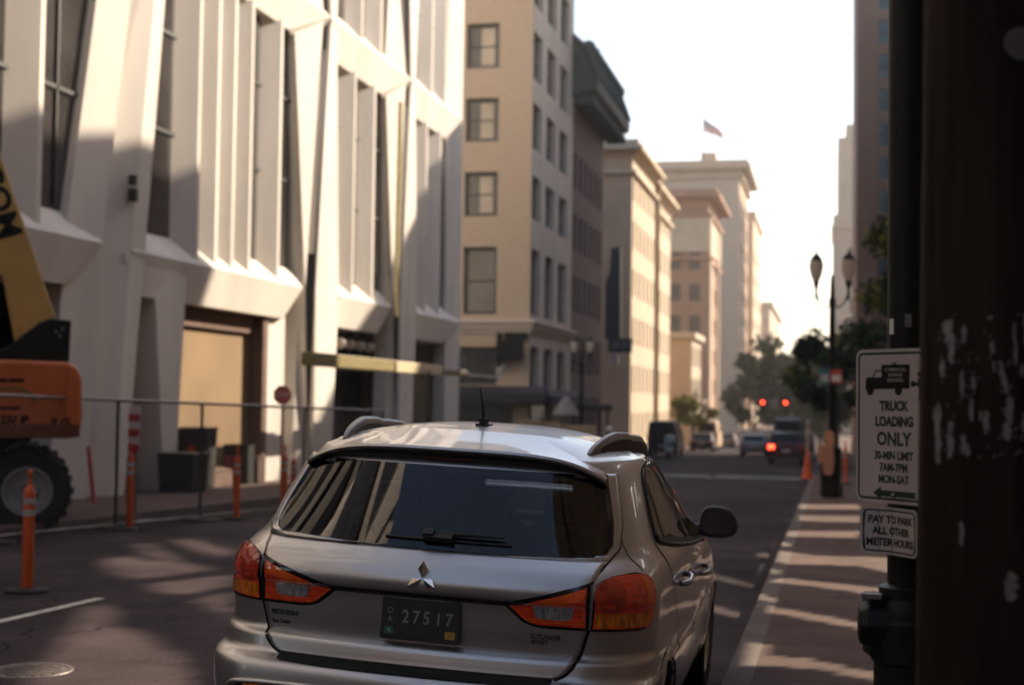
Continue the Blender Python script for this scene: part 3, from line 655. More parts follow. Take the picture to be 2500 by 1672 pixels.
def ground(x, y, lift=0): return Vector((x, y, gz(y)+lift))
p = at_g(66, 1445); delineator(p, 'orange delineator post nearest the camera on its black base by the manhole', 1.14)
p = at_g(316, 1292); delineator(p, 'orange delineator post in front of the thin grey pier', 1.30)
p = at_g(577, 1268); delineator(p, 'orange delineator with a red board leaning at its top, before the garage opening', 1.22)
p2 = p
mb = MB(); c = at_y(568, 1128, p.y+.3); mb.obox(c, (.30, .02, .22), Matrix.Rotation(.1, 3, 'Y')); mb.tube([c, Vector((c.x+.05, c.y+.02, gz(c.y)))], .015, 6)
tag(mb.build('warning_board', M('faded_red', (.42, .09, .07), .6)), 'small faded red board on a stick behind the orange delineator', 'sign')
for px, yb, lb in ((693, 1252, 'orange delineator just left of its twin beside the car window'), (715, 1246, 'orange delineator closest to the silver car rear pillar')):
    delineator(at_g(px, yb), lb, 1.22 if px == 693 else 1.1)
t = thing('barricade_post', 'red and white striped barricade post standing behind the grey pier delineator', 'post', at_g(322, 1275), 0)
o = at_g(322, 1275); mb = MB()
for i in range(6): mb.box(o.x-.09, o.x+.09, o.y-.02, o.y+.02, o.z+1.12+i*.12, o.z+1.24+i*.12, i % 2)
mb.build('striped_board', [m_red, m_white], t); mb = MB(); mb.box(o.x-.03, o.x+.03, o.y+.02, o.y+.06, o.z, o.z+1.84); mb.box(o.x-.3, o.x+.3, o.y-.15, o.y+.2, o.z, o.z+.05); mb.build('stand', m_galv, t)
# stop paddle on a tall post
o = at_g(690, 1240); zc = at_y(689, 964, o.y)
t = thing('stop_sign', 'eight-sided red stop sign on a slim post behind the wire fence', 'sign', o, 0)
mb = MB(); mb.prism([(zc.x+.19*math.cos(math.pi*(i+.5)/4), o.y, zc.z+.19*math.sin(math.pi*(i+.5)/4)) for i in range(8)], (0, .02, 0)); pl = mb.build('plate', M('faded_stop_red', (.50, .12, .10), .6), t)
text('STOP', .13, 'lettering', m_white, pl, Matrix.Translation(Vector((zc.x, o.y-.004, zc.z))-Vector(o)) @ Matrix.Rotation(R(90), 4, 'X'), .9, .001)
mb = MB(); mb.tube([(zc.x, o.y+.03, o.z), (zc.x, o.y+.03, zc.z+.15)], .03, 8); mb.build('post', M('salmon_post', (.50, .22, .13), .6), t)
# leaning red stake near the lift
mb = MB(); a = at_y(216, 1090, 23.0); mb.tube([a, (a.x+.14, 23.0, gz(23)+.1)], .035, 6)
tag(mb.build('stake', m_red), 'thin red stake leaning by the purple-grey pier', 'stake')
# traffic cone with a pole and cone farther right
def cone(loc, label, h=.75):
    t = thing('traffic_cone', label, 'cone', loc, 0, 'orange cones on the pavement', world=False)
    mb = MB(); mb.lathe([(.19, .03), (.17, .06), (.03, h), (.02, h+.01)], 20); mb.build('body', m_orange, t, smooth=True, auto=40)
    mb = MB(); mb.box(-.21, .21, -.21, .21, 0, .035); mb.build('base', m_orange, t)
    mb = MB(); mb.lathe([(.118, h*.42), (.085, h*.6)], 20); mb.build('band', m_orange, t, smooth=True)
    return t
p = at_g(1971, 1168, .15); cone(p, 'wide orange traffic cone on the kerb edge with a pale pole through it', .95)
mb = MB(); mb.tube([p+Vector((.01, .02, .9)), p+Vector((.02, .03, 1.75))], .055, 8); mb.lathe([(.07, 1.72), (.08, 1.8), (.03, 1.86)], 10, p+Vector((.02, .03, 0)))
tag(mb.build('marker_pole', M('pale_pole', (.42, .33, .27), .6), smooth=True, auto=40), 'pale weathered marker pole standing in the wide orange cone', 'pole')
p = at_g(2064, 1182, .15); delineator(p, 'orange delineator on the pavement at the far side of the lamp post bin', 1.25)

# ------------------------------------------------------------------ chain-link fence
m_mesh = bpy.data.materials.new('chain_link'); m_mesh.use_nodes = True
n_ = m_mesh.node_tree.nodes; l_ = m_mesh.node_tree.links; b_ = n_['Principled BSDF']; b_.inputs['Base Color'].default_value = (.16, .15, .15, 1); b_.inputs['Roughness'].default_value = .5
F0, F1 = at_g(0, 1323), at_g(585, 1262)
fx = lambda y: F0.x+(F1.x-F0.x)*(y-F0.y)/(F1.y-F0.y)
def fence_panel(y0, y1, label, h=1.83):
    a, b = Vector((fx(y0), y0, gz(y0)+.08)), Vector((fx(y1), y1, gz(y1)+.08)); d = (b-a); L = d.length; d.normalize()
    t = thing('fence_panel', label, 'fence', a, 0, 'temporary wire fence panels')
    up = Vector((0, 0, 1)); mb = MB()
    c = [a, b, b+up*h, a+up*h]
    mb.tube([c[0], c[3]], .026, 8); mb.tube([c[1], c[2]], .026, 8); mb.tube([c[0], c[1]], .022, 8); mb.tube([c[3], c[2]], .024, 8); mb.build('frame', m_galv, t, smooth=True, auto=50)
    mb = MB(); s = .11; N = int((L+h)/s)
    for sg in (1, -1):
        for i in range(N):
            u0 = i*s-h; lo_, hi_ = max(0, -u0), min(h, L-u0)
            if hi_ <= lo_: continue
            z0, z1 = lo_, hi_; ua, ub = u0+z0, u0+z1
            if sg < 0: ua, ub = L-ua, L-ub
            p0, p1 = a+d*ua+up*z0, a+d*ub+up*z1
            wv = Vector((d.x, d.y, 0))*.003; dv = Vector((-d.y, d.x, 0))*.003
            mb.add([p0-wv, p0+wv, p1+wv, p1-wv, p0-dv, p0+dv, p1+dv, p1-dv], [(0, 1, 2, 3), (4, 5, 6, 7)])
    mb.build('wire_mesh', m_mesh, t)
    mb = MB(); mb.box(a.x-.35, a.x+.35, a.y-.05, a.y+.05, a.z-.08, a.z-.04); mb.build('foot', m_galv, t)
E_ = [9.3, 12.9, 16.55, 19.25, 21.55, 25.1, 28.6]
for i, (a, b) in enumerate(zip(E_[:-1], E_[1:])):
    fence_panel(a, b, ['wire fence panel nearest the camera outside the left edge', 'wire fence panel in front of the orange lift', 'wire fence panel before the tall grey pier',
                       'wire fence panel before the tan garage opening', 'wire fence panel beside the red stop sign', 'wire fence panel at the far end behind the car roof'][i])

# ------------------------------------------------------------------ boom lift
L0 = at_g(64, 1301); ly = L0.y
lf = thing('boom_lift', 'orange boom lift with a tan boom parked beyond the wire fence', 'lift', (L0.x, ly, gz(ly)))
Z = gz(ly)
def lp(px, py, y): return Vector((L0.x+(px-75)*.0061, y, 1.72-(py-962)*.00625))
def bx(px): return lp(px, 900, ly).x
def bz(py): return lp(100, py, ly).z
lf.rotation_euler.z = R(31)
def lwheel(c):
    mb = MB(); mb.lathe([(.325, -.08), (.335, -.2), (.5, -.215), (.585, -.17), (.6, -.1), (.6, .1), (.585, .17), (.5, .215), (.335, .2), (.325, .08)], 36, c, 'y')
    for i in range(22):
        a = 2*math.pi*i/22; q = Matrix.Rotation(-a, 3, 'Y'); mb.obox(Vector(c)+q @ Vector((.60, .1 if i % 2 else -.1, 0)), (.05, .2, .08), q)
    wv = mb.build('wheel', m_rub, lf)
    mb = MB(); mb.lathe([(.05, -.17), (.12, -.2), (.13, -.12), (.25, -.10), (.30, -.205), (.345, -.21), (.345, -.19), (.1, -.09)], 30, c, 'y'); mb.build('rim', M('grey_rim', (.30, .30, .31), .5) if 'grey_rim' not in bpy.data.materials else bpy.data.materials['grey_rim'], wv, smooth=True, auto=40)
cx = L0.x
for dx, dy in ((0, 0), (-2.9, 0), (0, 2.2), (-2.9, 2.2)): lwheel((cx+dx, ly+dy, Z+.6))
mb = MB(); mb.box(cx-3.2, cx-.25, ly+.30, ly+1.6, Z+.45, Z+.85); mb.box(cx-2.6, cx-.9, ly+.4, ly+1.6, Z+.8, Z+1.35); mb.build('chassis', m_black, lf)
zt, zb, xr = bz(890), bz(1060), bx(190)
mb = MB(); pts = [(xr-3.0, zb), (xr-.10, zb), (xr-.02, zb+.12), (xr, zb+.3), (xr-.02, zt-.22), (xr-.08, zt-.08), (xr-.2, zt), (xr-3.0, zt+.05)]
mb.prism([(x, ly-.55, z) for x, z in pts], (0, 2.6, 0)); hood = mb.build('engine_hood', m_orange if False else M('lift_orange', (.50, .115, .030), .45, var=.1, scale=1.5), lf, bevel=.05)
mb = MB(); mb.box(xr-2.8, xr-.03, ly-.57, ly-.552, zb+.02, zb+.20); mb.box(xr-.23, xr-.22, ly-.557, ly-.552, zb+.2, zt-.1); mb.build('skirt_band', M('lift_orange_dark', (.16, .045, .02), .6), hood)
def htext(s, px, py, size, name, mt, xs=1.0, sh=0):
    c = lp(px, py, ly-.556); text(s, size, name, mt, hood, Matrix.Translation(c-Vector((L0.x, ly, gz(ly)))) @ Matrix.Rotation(R(90), 4, 'X') @ Matrix(((1, sh, 0, 0), (0, 1, 0, 0), (0, 0, 1, 0), (0, 0, 0, 1))), xs, .001, bold=.006)
htext('JLG', 142, 1024, .15, 'lettering', m_black, 1.15, .25); htext('1250 JP', 38, 1019, .15, 'lettering', m_black, .95, .1); htext('sales rentals', 32, 932, .075, 'lettering', m_black, 1.0); htext('www.rental', 28, 993, .07, 'lettering', m_black)
mb = MB()
for i in range(18):
    a = math.pi*(i/17); c = lp(30, 972, ly-.556); mb.obox(c+Vector((-.32*math.cos(a), 0, .16*math.sin(a)-.02)), (.05, .004, .04), Matrix.Rotation(-a+1.57, 3, 'Y'))
mb.build('decal', M('olive_decal', (.16, .14, .03), .6), hood)
# black upright and boom
bk = [lp(-60, 905, ly), lp(160, 905, ly), lp(163, 792, ly), lp(118, 788, ly), lp(92, 798, ly), lp(20, 858, ly), lp(-60, 880, ly)]
mb = MB(); mb.prism([(p.x, ly+.15, p.z) for p in bk], (0, 1.1, 0)); up_ = mb.build('upright', m_black, lf, bevel=.02)
mb = MB()
for px, py in ((130, 818), (138, 828), (144, 812)): q = lp(px, py, ly+.13); mb.obox(q, (.03, .03, .05))
mb.build('bolt', m_galv, up_)
bm_ = [lp(38, 846, ly), lp(8, 700, ly), lp(-380, -280, ly), lp(-265, -305, ly), lp(-6, 412, ly), lp(128, 784, ly), lp(108, 800, ly), lp(70, 818, ly)]
mb = MB(); mb.prism([(p.x, ly+.25, p.z) for p in bm_], (0, .75, 0)); boom = mb.build('boom', m_yellow, lf, bevel=.03)
mb = MB(); cpt = lp(72, 792, ly+.24); mb.lathe([(.2, -.02), (.2, .0)], 28, (cpt.x, ly+.25, cpt.z), 'y'); mb.build('pivot_plate', m_yellow, boom)
c = lp(8, 566, ly+.24); e1 = (lp(128, 784, ly)-lp(-6, 412, ly)).normalized()
text('.COM', .46, 'lettering', m_black, boom, frame_mtx(c-Vector((L0.x, ly, gz(ly)))+e1*-.35, e1, Vector((-e1.z, 0, e1.x))*-1 if False else Vector((-e1.z, 0, e1.x))), 1.05, .002, bold=.012)

# ------------------------------------------------------------------ construction odds and ends by the white building
yb_ = M('pale_yellow_steel', (.66, .56, .36), .5, var=.08)
a, b = at_x(760, 876, -11.5), at_x(1072, 886, -11.5); c = at_x(1122, 900, -11.5); d = at_x(1150, 900, -11.5); e = at_x(1235, 908, -11.5)
t = thing('lift_arm', 'pale yellow telescopic lift arm lying level in front of the white piers', 'lift', (a.x, a.y, gz(a.y)))
z = a.z; mb = MB()
def yp(px, py): return at_x(px, py, -11.5).y
mb.box(-11.75, -11.45, yp(760, 876), yp(966, 880), z-.15, z+.16); mb.build('outer_tube', M('olive_steel', (.26, .21, .09), .5), t, bevel=.02)
mb = MB(); mb.box(-11.7, -11.40, yp(960, 880), yp(1072, 886), z-.16, z+.14); mb.build('middle_tube', yb_, t, bevel=.02)  # paler colour paints the sunlight on this length of the arm
mb = MB(); mb.box(-11.66, -11.5, yp(1072, 886), yp(1125, 900), z-.13, z+.03); mb.build('inner_tube', M('olive_steel2', (.22, .18, .09), .5), t)
mb = MB(); mb.ball((-11.55, yp(1136, 899), z-.05), .16, .35, .15); mb.build('jib_head', yb_, t, smooth=True)
mb = MB(); mb.tube([(-11.55, yp(1150, 900), z-.1), (-11.55, yp(1215, 905), z-.12), (-11.55, yp(1232, 890), z+.35)], .07, 8); mb.build('bracket', m_galv, t)
mb = MB(); y_ = 40.0; mb.box(-12.2, -11.2, y_-2.0, y_+1.2, gz(40)+.4, gz(40)+1.0); mb.box(-11.8, -11.4, y_-.3, y_+.1, gz(40)+.9, z-.05); mb.build('chassis', m_dark, t)
for dx, dy in ((-.9, -1.6), (-.9, .8), (0, -1.6), (0, .8)):
    mb = MB(); mb.lathe([(.2, -.14), (.42, -.16), (.45, -.1), (.45, .1), (.42, .16), (.2, .14)], 20, (-11.25+dx, y_+dy, gz(40)+.45), 'x'); mb.build('wheel', m_rub, t)
mb = MB(); q = at_x(974, 500, -13.35); mb.tube([(-13.35, q.y, at_x(966, 772, -13.35).z), (-13.38, q.y-.05, at_x(972, 700, -13.35).z), (-13.35, q.y, at_x(978, 250, -13.35).z)], .075, 10)
tag(mb.build('debris_pipe', M('yellow_pipe', (.78, .66, .34), .5)), 'vertical yellow pipe running down the slot between the white piers', 'pipe')
# bins and boxes in the garage mouth
def bin_(loc, label, w_, h_):
    t = thing('waste_bin', label, 'bin', loc, 0, None, world=False)
    mb = MB(); mb.obox((0, 0, h_/2), (w_, w_, h_), None, 0, 1.12); mb.build('body', M('dark_bin', (.022, .018, .015), .7) if 'dark_bin' not in bpy.data.materials else bpy.data.materials['dark_bin'], t, bevel=.03)
    mb = MB(); mb.obox((0, 0, h_+.05), (w_*1.16, w_*1.16, .1)); mb.build('lid', m_dark, t, bevel=.03)
    return t
p = at_x(483, 1120, -13.85); g = ground(-13.85, p.y, .15)
t = bin_(g, 'tall dark bin with an orange sticker in the garage opening', .58, 1.25)
mb = MB(); mb.box(-.09, .09, -.335, -.33, .7, .95); mb.build('sticker', m_red, t)
p = at_x(447, 1150, -13.2); g = ground(-13.2, p.y, .15); bin_(g, 'squat black bin beside the white pier foot', .72, .72)
for px, py, lb, w_, h_, mt in ((610, 1140, 'pale carton on the garage floor', .45, .6, m_walk), (585, 1135, 'dark toolbox by the pale carton', .4, .9, m_dark), (520, 1150, 'brown crate heap against the tan wall', 1.6, .35, m_brn)):
    x = -13.9; p = at_x(px, py, x); mb = MB(); mb.box(x-.3, x+.3, p.y-w_/2, p.y+w_/2, gz(p.y)+.15, gz(p.y)+.15+h_); mb.box(x-.32, x+.32, p.y-w_/2-.02, p.y+w_/2+.02, gz(p.y)+.15+h_, gz(p.y)+.2+h_)
    tag(mb.build('storage_box', mt, bevel=.02), lb, 'box')
# plywood hoarding at the cross street
m_hoard = M('pale_hoarding', (.44, .33, .22), .8, var=.1, scale=.8)
for i, (a, b) in enumerate(((1279, 1320), (1322, 1368), (1372, 1456))):
    y = 58.0; A, B = at_y(a, 1026+i*6, y), at_y(b, 1026+i*6, y); t = thing('hoarding_panel', ['pale site hoarding panel with the higher top edge', 'pale site hoarding panel between the two others', 'widest pale site hoarding panel by the dark canopy'][i], 'fence', (A.x, y, gz(y)))
    mb = MB(); mb.box(A.x, B.x, y-.04, y+.04, gz(y)+.1, A.z); mb.build('board', m_hoard, t)
    mb = MB(); mb.box(A.x, B.x, y-.09, y-.042, A.z-.12, A.z+.02); mb.box(A.x+.05, A.x+.15, y+.045, y+.15, gz(y), A.z); mb.build('rail', m_hoard, t)
y = 64.0; t = thing('canopy_shelter', 'dark flat canopy on thin posts beside the red-brown building', 'shelter', (at_y(1440, 990, y).x, y, gz(y)))
A, B = at_y(1398, 985, y), at_y(1483, 1003, y); mb = MB(); mb.box(A.x, B.x, y-1, y+1.5, B.z, A.z); mb.build('roof', m_dark, t, bevel=.03)
for x in (A.x+.2, B.x-.2):
    for yy in (y-.8, y+1.3): mb = MB(); mb.box(x-.05, x+.05, yy-.05, yy+.05, gz(y), B.z); mb.build('post', m_dark, t)
y = 61.5; A = at_y(1383, 965, y); t = thing('patio_parasol', 'closed grey patio parasol by the widest hoarding panel', 'parasol', (A.x, y, gz(y)))
mb = MB(); mb.lathe([(.62, at_y(1383, 1012, y).z), (.5, at_y(1383, 1000, y).z), (.22, at_y(1383, 975, y).z), (.03, A.z)], 12, (A.x, y, 0)); mb.build('canopy', M('grey_canvas', (.22, .19, .18), .8), t)
mb = MB(); mb.tube([(A.x, y, gz(y)), (A.x, y, A.z+.1)], .04, 8); mb.build('pole', m_dark, t)
# blade sign
y = 97.0; a, b = at_y(1489, 604, y), at_y(1513, 828, y); t = thing('blade_sign', 'tall narrow dark teal blade sign with a wider box under it', 'sign', (a.x, y, a.z))
m_blade = M('dark_teal_sign', (.022, .035, .042), .5)
mb = MB(); mb.prism([(a.x+.1, y, a.z), (b.x, y, a.z), (b.x+.06, y, b.z), (a.x-.28, y, b.z), (a.x-.28, y, at_y(1489, 690, y).z), (a.x+.02, y, at_y(1489, 660, y).z)], (0, .35, 0)); mb.build('blade', m_blade, t)
c, d = at_y(1484, 825, y-.2), at_y(1541, 860, y-.2); mb = MB(); mb.box(c.x, d.x, y-.2, y+.45, d.z, c.z); bxs = mb.build('box', m_blade, t, bevel=.05)
mb = MB(); w_ = d.x-c.x; mb.box(c.x+w_*.18, c.x+w_*.52, y-.215, y-.205, d.z+.3, c.z-.25); mb.box(c.x+w_*.62, c.x+w_*.86, y-.215, y-.205, d.z+.3, c.z-.25); mb.build('panel', M('grey_panel', (.14, .14, .16), .6), bxs)
c, d = at_y(1492, 866, y), at_y(1508, 888, y); mb = MB(); mb.box(c.x, d.x, y, y+.2, d.z, c.z); mb.build('hanging_tag', M('pale_tag', (.34, .34, .37), .6), t)
# flag
y = 235.0; a, b = at_y(1718, 288, y), at_y(1718, 408, y)
mb = MB(); mb.tube([(a.x, y, b.z-2), (a.x, y, a.z+.4)], .10, 8); mb.ball((a.x, y, a.z+.5), .2, .2, .2); tag(mb.build('flagpole', m_galv), 'flagpole on the roof of the big pale block', 'flagpole')
mb = MB(); NU, NV = 20, 13; L_, Hh = 4.0, 2.15
def fp(u, v):
    s = u/NU*L_; k = v/NV
    return (a.x+.1+s*.78, y-.25*math.sin(s*2.2), a.z-.05-k*Hh*(1-.45*u/NU)-s*.62-.12*math.sin(s*1.9))
for u in range(NU):
    for v in range(NV):
        mt = 2 if (u < 8 and v < 7) else (0 if v % 2 == 0 else 1)
        mb.quad(fp(u, v), fp(u+1, v), fp(u+1, v+1), fp(u, v+1), mt)
for i in range(6):
    for j in range(5):
        q = fp(.9+i*1.25, .9+j*1.3); mb.obox(Vector(q)+Vector((0, -.03, 0)), (.13, .02, .10), None, 1)
fl = mb.build('flag', [m_red, m_white, M('flag_blue', (.03, .05, .16), .6)]); tag(fl, 'red white and blue stars and stripes flag flying over the rooftops', 'flag')
fl.modifiers.new('thickness', 'SOLIDIFY').thickness = .02

# ------------------------------------------------------------------ twin lantern street lamps
def twin_lamp(loc, label, H=5.1, half=.40, rz=0.0):
    t = thing('street_lamp', label, 'street lamp', loc, rz, 'twin lantern street lamps', world=False)
    mb = MB(); mb.lathe([(.26, 0), (.26, .25), (.20, .32), (.19, .8), (.14, .95), (.10, 1.1), (.085, 1.3), (.065, H-1.3), (.075, H-1.28), (.09, H-1.2), (.055, H-1.12), (.045, H-.75), (.03, H-.6)], 16); mb.build('post', m_black, t, smooth=True, auto=40)
    for s in (-1, 1):
        x = s*half; mb = MB()
        mb.tube([(0, 0, H-1.25), (s*half*.35, 0, H-1.36), (s*half*.75, 0, H-1.25), (x, 0, H-1.02), (x, 0, H-.78)], .022, 8)
        mb.lathe([(.015, H-1.2), (.04, H-1.05), (.025, H-.95), (.055, H-.85), (.075, H-.74), (.03, H-.72)], 12, (x, 0, 0)); mb.build('arm', m_black, t, smooth=True, auto=50)
        mb = MB(); mb.lathe([(.07, H-.74), (.125, H-.62), (.165, H-.44), (.165, H-.34), (.13, H-.22)], 18, (x, 0, 0)); gl = mb.build('globe', m_globe, t, smooth=True, auto=60)
        mb = MB(); mb.lathe([(.150, H-.26), (.13, H-.21), (.08, H-.14), (.035, H-.10), (.02, H-.04), (.008, H+.02)], 18, (x, 0, 0)); mb.build('cap', m_black, gl, smooth=True, auto=50)
    return t
p = at_g(2030, 1212, .15); rl = twin_lamp((p.x, p.y, p.z), 'twin lantern street lamp on the pavement at the mouth of the street, against the sky', 5.72, .37, R(-8))
lampp = p
y = 62.5; x = at_y(1421, 850, y).x; twin_lamp((x, y, gz(y)+.15), 'twin lantern street lamp in front of the red-brown building', 5.6, .36)
q = at_x(1576, 1000, -11.2); twin_lamp((-11.2, q.y+40, gz(q.y+40)+.15), 'distant twin lantern street lamp against the sunny cream wall', 4.6, .3)
# signs and notices on the lamp post
def plate(name, label, px0, py0, px1, py1, y, mt, cat='sign', th=.012, grp=None, cols=None):
    a, b = at_y(px0, py0, y), at_y(px1, py1, y); mb = MB(); mb.box(a.x, b.x, y-th, y, b.z, a.z, 0)
    if cols: mb.box(a.x+(b.x-a.x)*.12, b.x-(b.x-a.x)*.12, y-th-.004, y-th-.001, b.z+(a.z-b.z)*.15, b.z+(a.z-b.z)*.6, 1)
    return tag(mb.build(name, [mt, cols] if cols else mt), label, cat, grp)
yl = lampp.y-.12
plate('parking_sign', 'small teal and white sign on the lamp post', 2000, 897, 2026, 938, yl, M('teal_sign', (.03, .13, .17), .5), cols=m_refl)
plate('parking_sign', 'small red and white sign on the lamp post', 2028, 902, 2056, 936, yl, M('red_sign', (.5, .06, .05), .5), cols=m_white)
m_peach = M('peach_board', (.62, .30, .15), .7, var=.12)
t = thing('notice_board', 'peach rounded paper notice wrapped around the lamp post base', 'notice', (lampp.x, yl-.3, lampp.z))
def rounded(mb, px0, py0, px1, py1, y, th=.03, m=0):
    a, b = at_y(px0, py0, y), at_y(px1, py1, y); cx_, cz_ = (a.x+b.x)/2, (a.z+b.z)/2; rx, rz_ = (b.x-a.x)/2, (a.z-b.z)/2
    mb.prism([(cx_+rx*math.copysign(abs(math.cos(q))**.6, math.cos(q)), y, cz_+rz_*math.copysign(abs(math.sin(q))**.6, math.sin(q))) for q in [2*math.pi*i/20 for i in range(20)]], (0, th, 0), m)
mb = MB(); rounded(mb, 2012, 1050, 2037, 1095, yl-.35); mb.build('upper_board', m_peach, t)
mb = MB(); rounded(mb, 2008, 1085, 2036, 1160, yl-.33); mb.build('lower_board', M('peach_board2', (.55, .25, .16), .7, var=.12), t)
mb = MB(); rounded(mb, 1996, 1082, 2012, 1128, yl-.30); mb.build('side_board', m_peach, t)
p = ground(at_y(2028, 1150, yl-.05).x, yl-.05, .15); t = thing('litter_bin', 'black litter bin at the foot of the lamp post behind the peach notice', 'bin', p, 0)
mb = MB(); mb.lathe([(.21, p.z), (.23, p.z+.1), (.23, p.z+1.0), (.25, p.z+1.02), (.25, p.z+1.1), (.12, p.z+1.2)], 20, (p.x, p.y, 0)); mb.build('body', m_black, t, smooth=True, auto=40)
mb = MB(); mb.box(p.x-.12, p.x+.12, p.y-.245, p.y-.225, p.z+.8, p.z+.95); mb.build('slot', m_dark, t)

# ------------------------------------------------------------------ traffic signal
y = 118.0; a = at_y(1862, 982, y); b = at_y(1918, 982, y); zz_ = a.z
t = thing('traffic_signal', 'traffic signal arm over the far crossing with two lit red lamps', 'traffic light', (-.2, y, gz(y)+.15))
mb = MB(); mb.tube([(-.2, y, gz(y)+.1), (-.2, y, zz_+1.3)], .11, 10); mb.tube([(-.2, y, zz_+.9), (-3, y, zz_+1.0), (-6.2, y, zz_+1.05)], .07, 8); mb.build('mast', m_dark, t, smooth=True, auto=50)
for q in (a, b):
    mb = MB(); mb.box(q.x-.2, q.x+.2, y-.12, y+.12, zz_-.85, zz_+.3); mb.box(q.x-.03, q.x+.03, y-.03, y+.03, zz_+.3, zz_+1.0); h = mb.build('signal_head', m_black, t, bevel=.03)
    mb = MB(); mb.lathe([(.02, -.19), (.09, -.18), (.115, -.15), (.115, -.12)], 20, (q.x, y, zz_), 'y'); mb.build('red_lens', m_redlit, h)
    for dz in (-.32, -.64):
        mb = MB(); mb.lathe([(.02, -.16), (.12, -.15), (.15, -.12)], 16, (q.x, y, zz_+dz), 'y'); mb.build('dark_lens', m_dark, h)
mb = MB(); q = at_y(1890, 985, y); mb.box(q.x-.35, q.x+.35, y-.05, y-.02, q.z-.45, q.z+.45); mb.build('sign_plate', M('grey_plate', (.16, .16, .18), .5), t)
# ------------------------------------------------------------------ trees
def tree(name, label, x, y, h, cw, ch, mats, n=2600, leaf=.22, trunk_h=None, lobes=9, seed=1, group='street trees'):
    rd = random.Random(seed); g = gz(y)+(.15 if (x > KX or x < LX) else 0)
    t = thing(name, label, 'tree', (x, y, g), 0, group, world=False)
    th = trunk_h or h-ch
    mb = MB(); mb.tube([(0, 0, 0), (.03, .02, th*.5), (.0, .05, th), (.1, 0, th+ch*.45)], .1, 8, 0, [.17, .13, .11, .05])
    for i in range(7):
        a = i*2.4+rd.random(); z0 = th*(.85+.05*i)
        e = (math.cos(a)*cw*.36, math.sin(a)*cw*.36, th+ch*(.25+.09*i))
        mb.tube([(0, .03, z0), (e[0]*.4, e[1]*.4, z0*.6+e[2]*.4), e], .05, 6, 0, [.06, .045, .02])
    mb.build('trunk', m_bark, t, smooth=True, auto=60)
    mb = MB(); cl = []
    for i in range(lobes):
        a = rd.random()*6.28; r = cw/2*(.25+.62*rd.random()); zz = th+ch*(.08+.84*rd.random()); r *= (1-abs((zz-th)/ch-.42)**1.6)
        cl.append((math.cos(a)*r, math.sin(a)*r, zz, cw*.145*(.7+.7*rd.random()), rd.random()))
    for i in range(n):
        c = cl[rd.randrange(lobes)]; d = Vector((rd.gauss(0, 1), rd.gauss(0, 1), rd.gauss(0, .8))); d *= c[3]*(.35+.75*rd.random())/max(d.length, .01)
        p = Vector(c[:3])+d; s = leaf*(.6+.8*rd.random())
        nrm = Vector((rd.gauss(0, 1), rd.gauss(0, 1), rd.gauss(.5, 1))).normalized(); a = nrm.orthogonal().normalized(); b = nrm.cross(a); q = rd.random()*6.28
        a, b = a*math.cos(q)+b*math.sin(q), b*math.cos(q)-a*math.sin(q)
        mi = 1 if (c[4] > .72 and rd.random() < .6) else 0
        mb.add([p-a*s, p-b*s*.45, p+a*s, p+b*s*.45], [(0, 1, 2, 3)], mi)
    mb.build('crown', mats, t)
    return t
MT = [m_leaf, m_leafy]
tree('street_tree', 'dark tree crown with yellow-green leaves beside the steel pole', 3.0, 55, 9.8, 4.0, 5.6, MT, 2600, .20, seed=3, lobes=14)
tree('street_tree', 'leafy tree on the near pavement whose crown stands against the sky left of the lantern', .4, 84, 7.6, 6.6, 5.4, MT, 3000, .24, seed=11, lobes=12)
tree('street_tree', 'dark tree behind the lantern post, partly hidden by it', 1.4, 68, 6.6, 3.4, 4.4, MT, 2400, .2, seed=5, lobes=11)
tree('street_tree', 'dense dark tree at the left kerb far down the street, tallest of the far ones', -7.6, 150, 11.2, 8.0, 9.4, [m_leaf, m_leaf], 3000, .42, seed=21, lobes=18)
tree('street_tree', 'dense dark tree behind the red signal lamps', -4.3, 158, 9.5, 8.5, 8.6, [m_leaf, m_leaf], 3000, .45, seed=22, lobes=18)
tree('street_tree', 'dark far tree closing the street above the dark red car', -1.0, 150, 9.5, 8.0, 8.4, [m_leaf, m_leaf], 3000, .42, seed=23, lobes=18)
tree('street_tree', 'dark far tree in the deepest part of the street between two others', -3, 190, 10, 13, 9.4, [m_leaf, m_leaf], 2600, .6, seed=24, lobes=18)
tree('street_tree', 'tall dark tree behind the round tree on the near pavement', 2.0, 128, 10.5, 7.5, 8.5, MT, 2600, .34, seed=25, lobes=16)
tree('street_tree', 'small yellow-green young tree over the parked cars on the left', -11.3, 121, 4.2, 4.0, 2.0, [m_leafy, m_leafy], 1300, .22, seed=31, lobes=9)

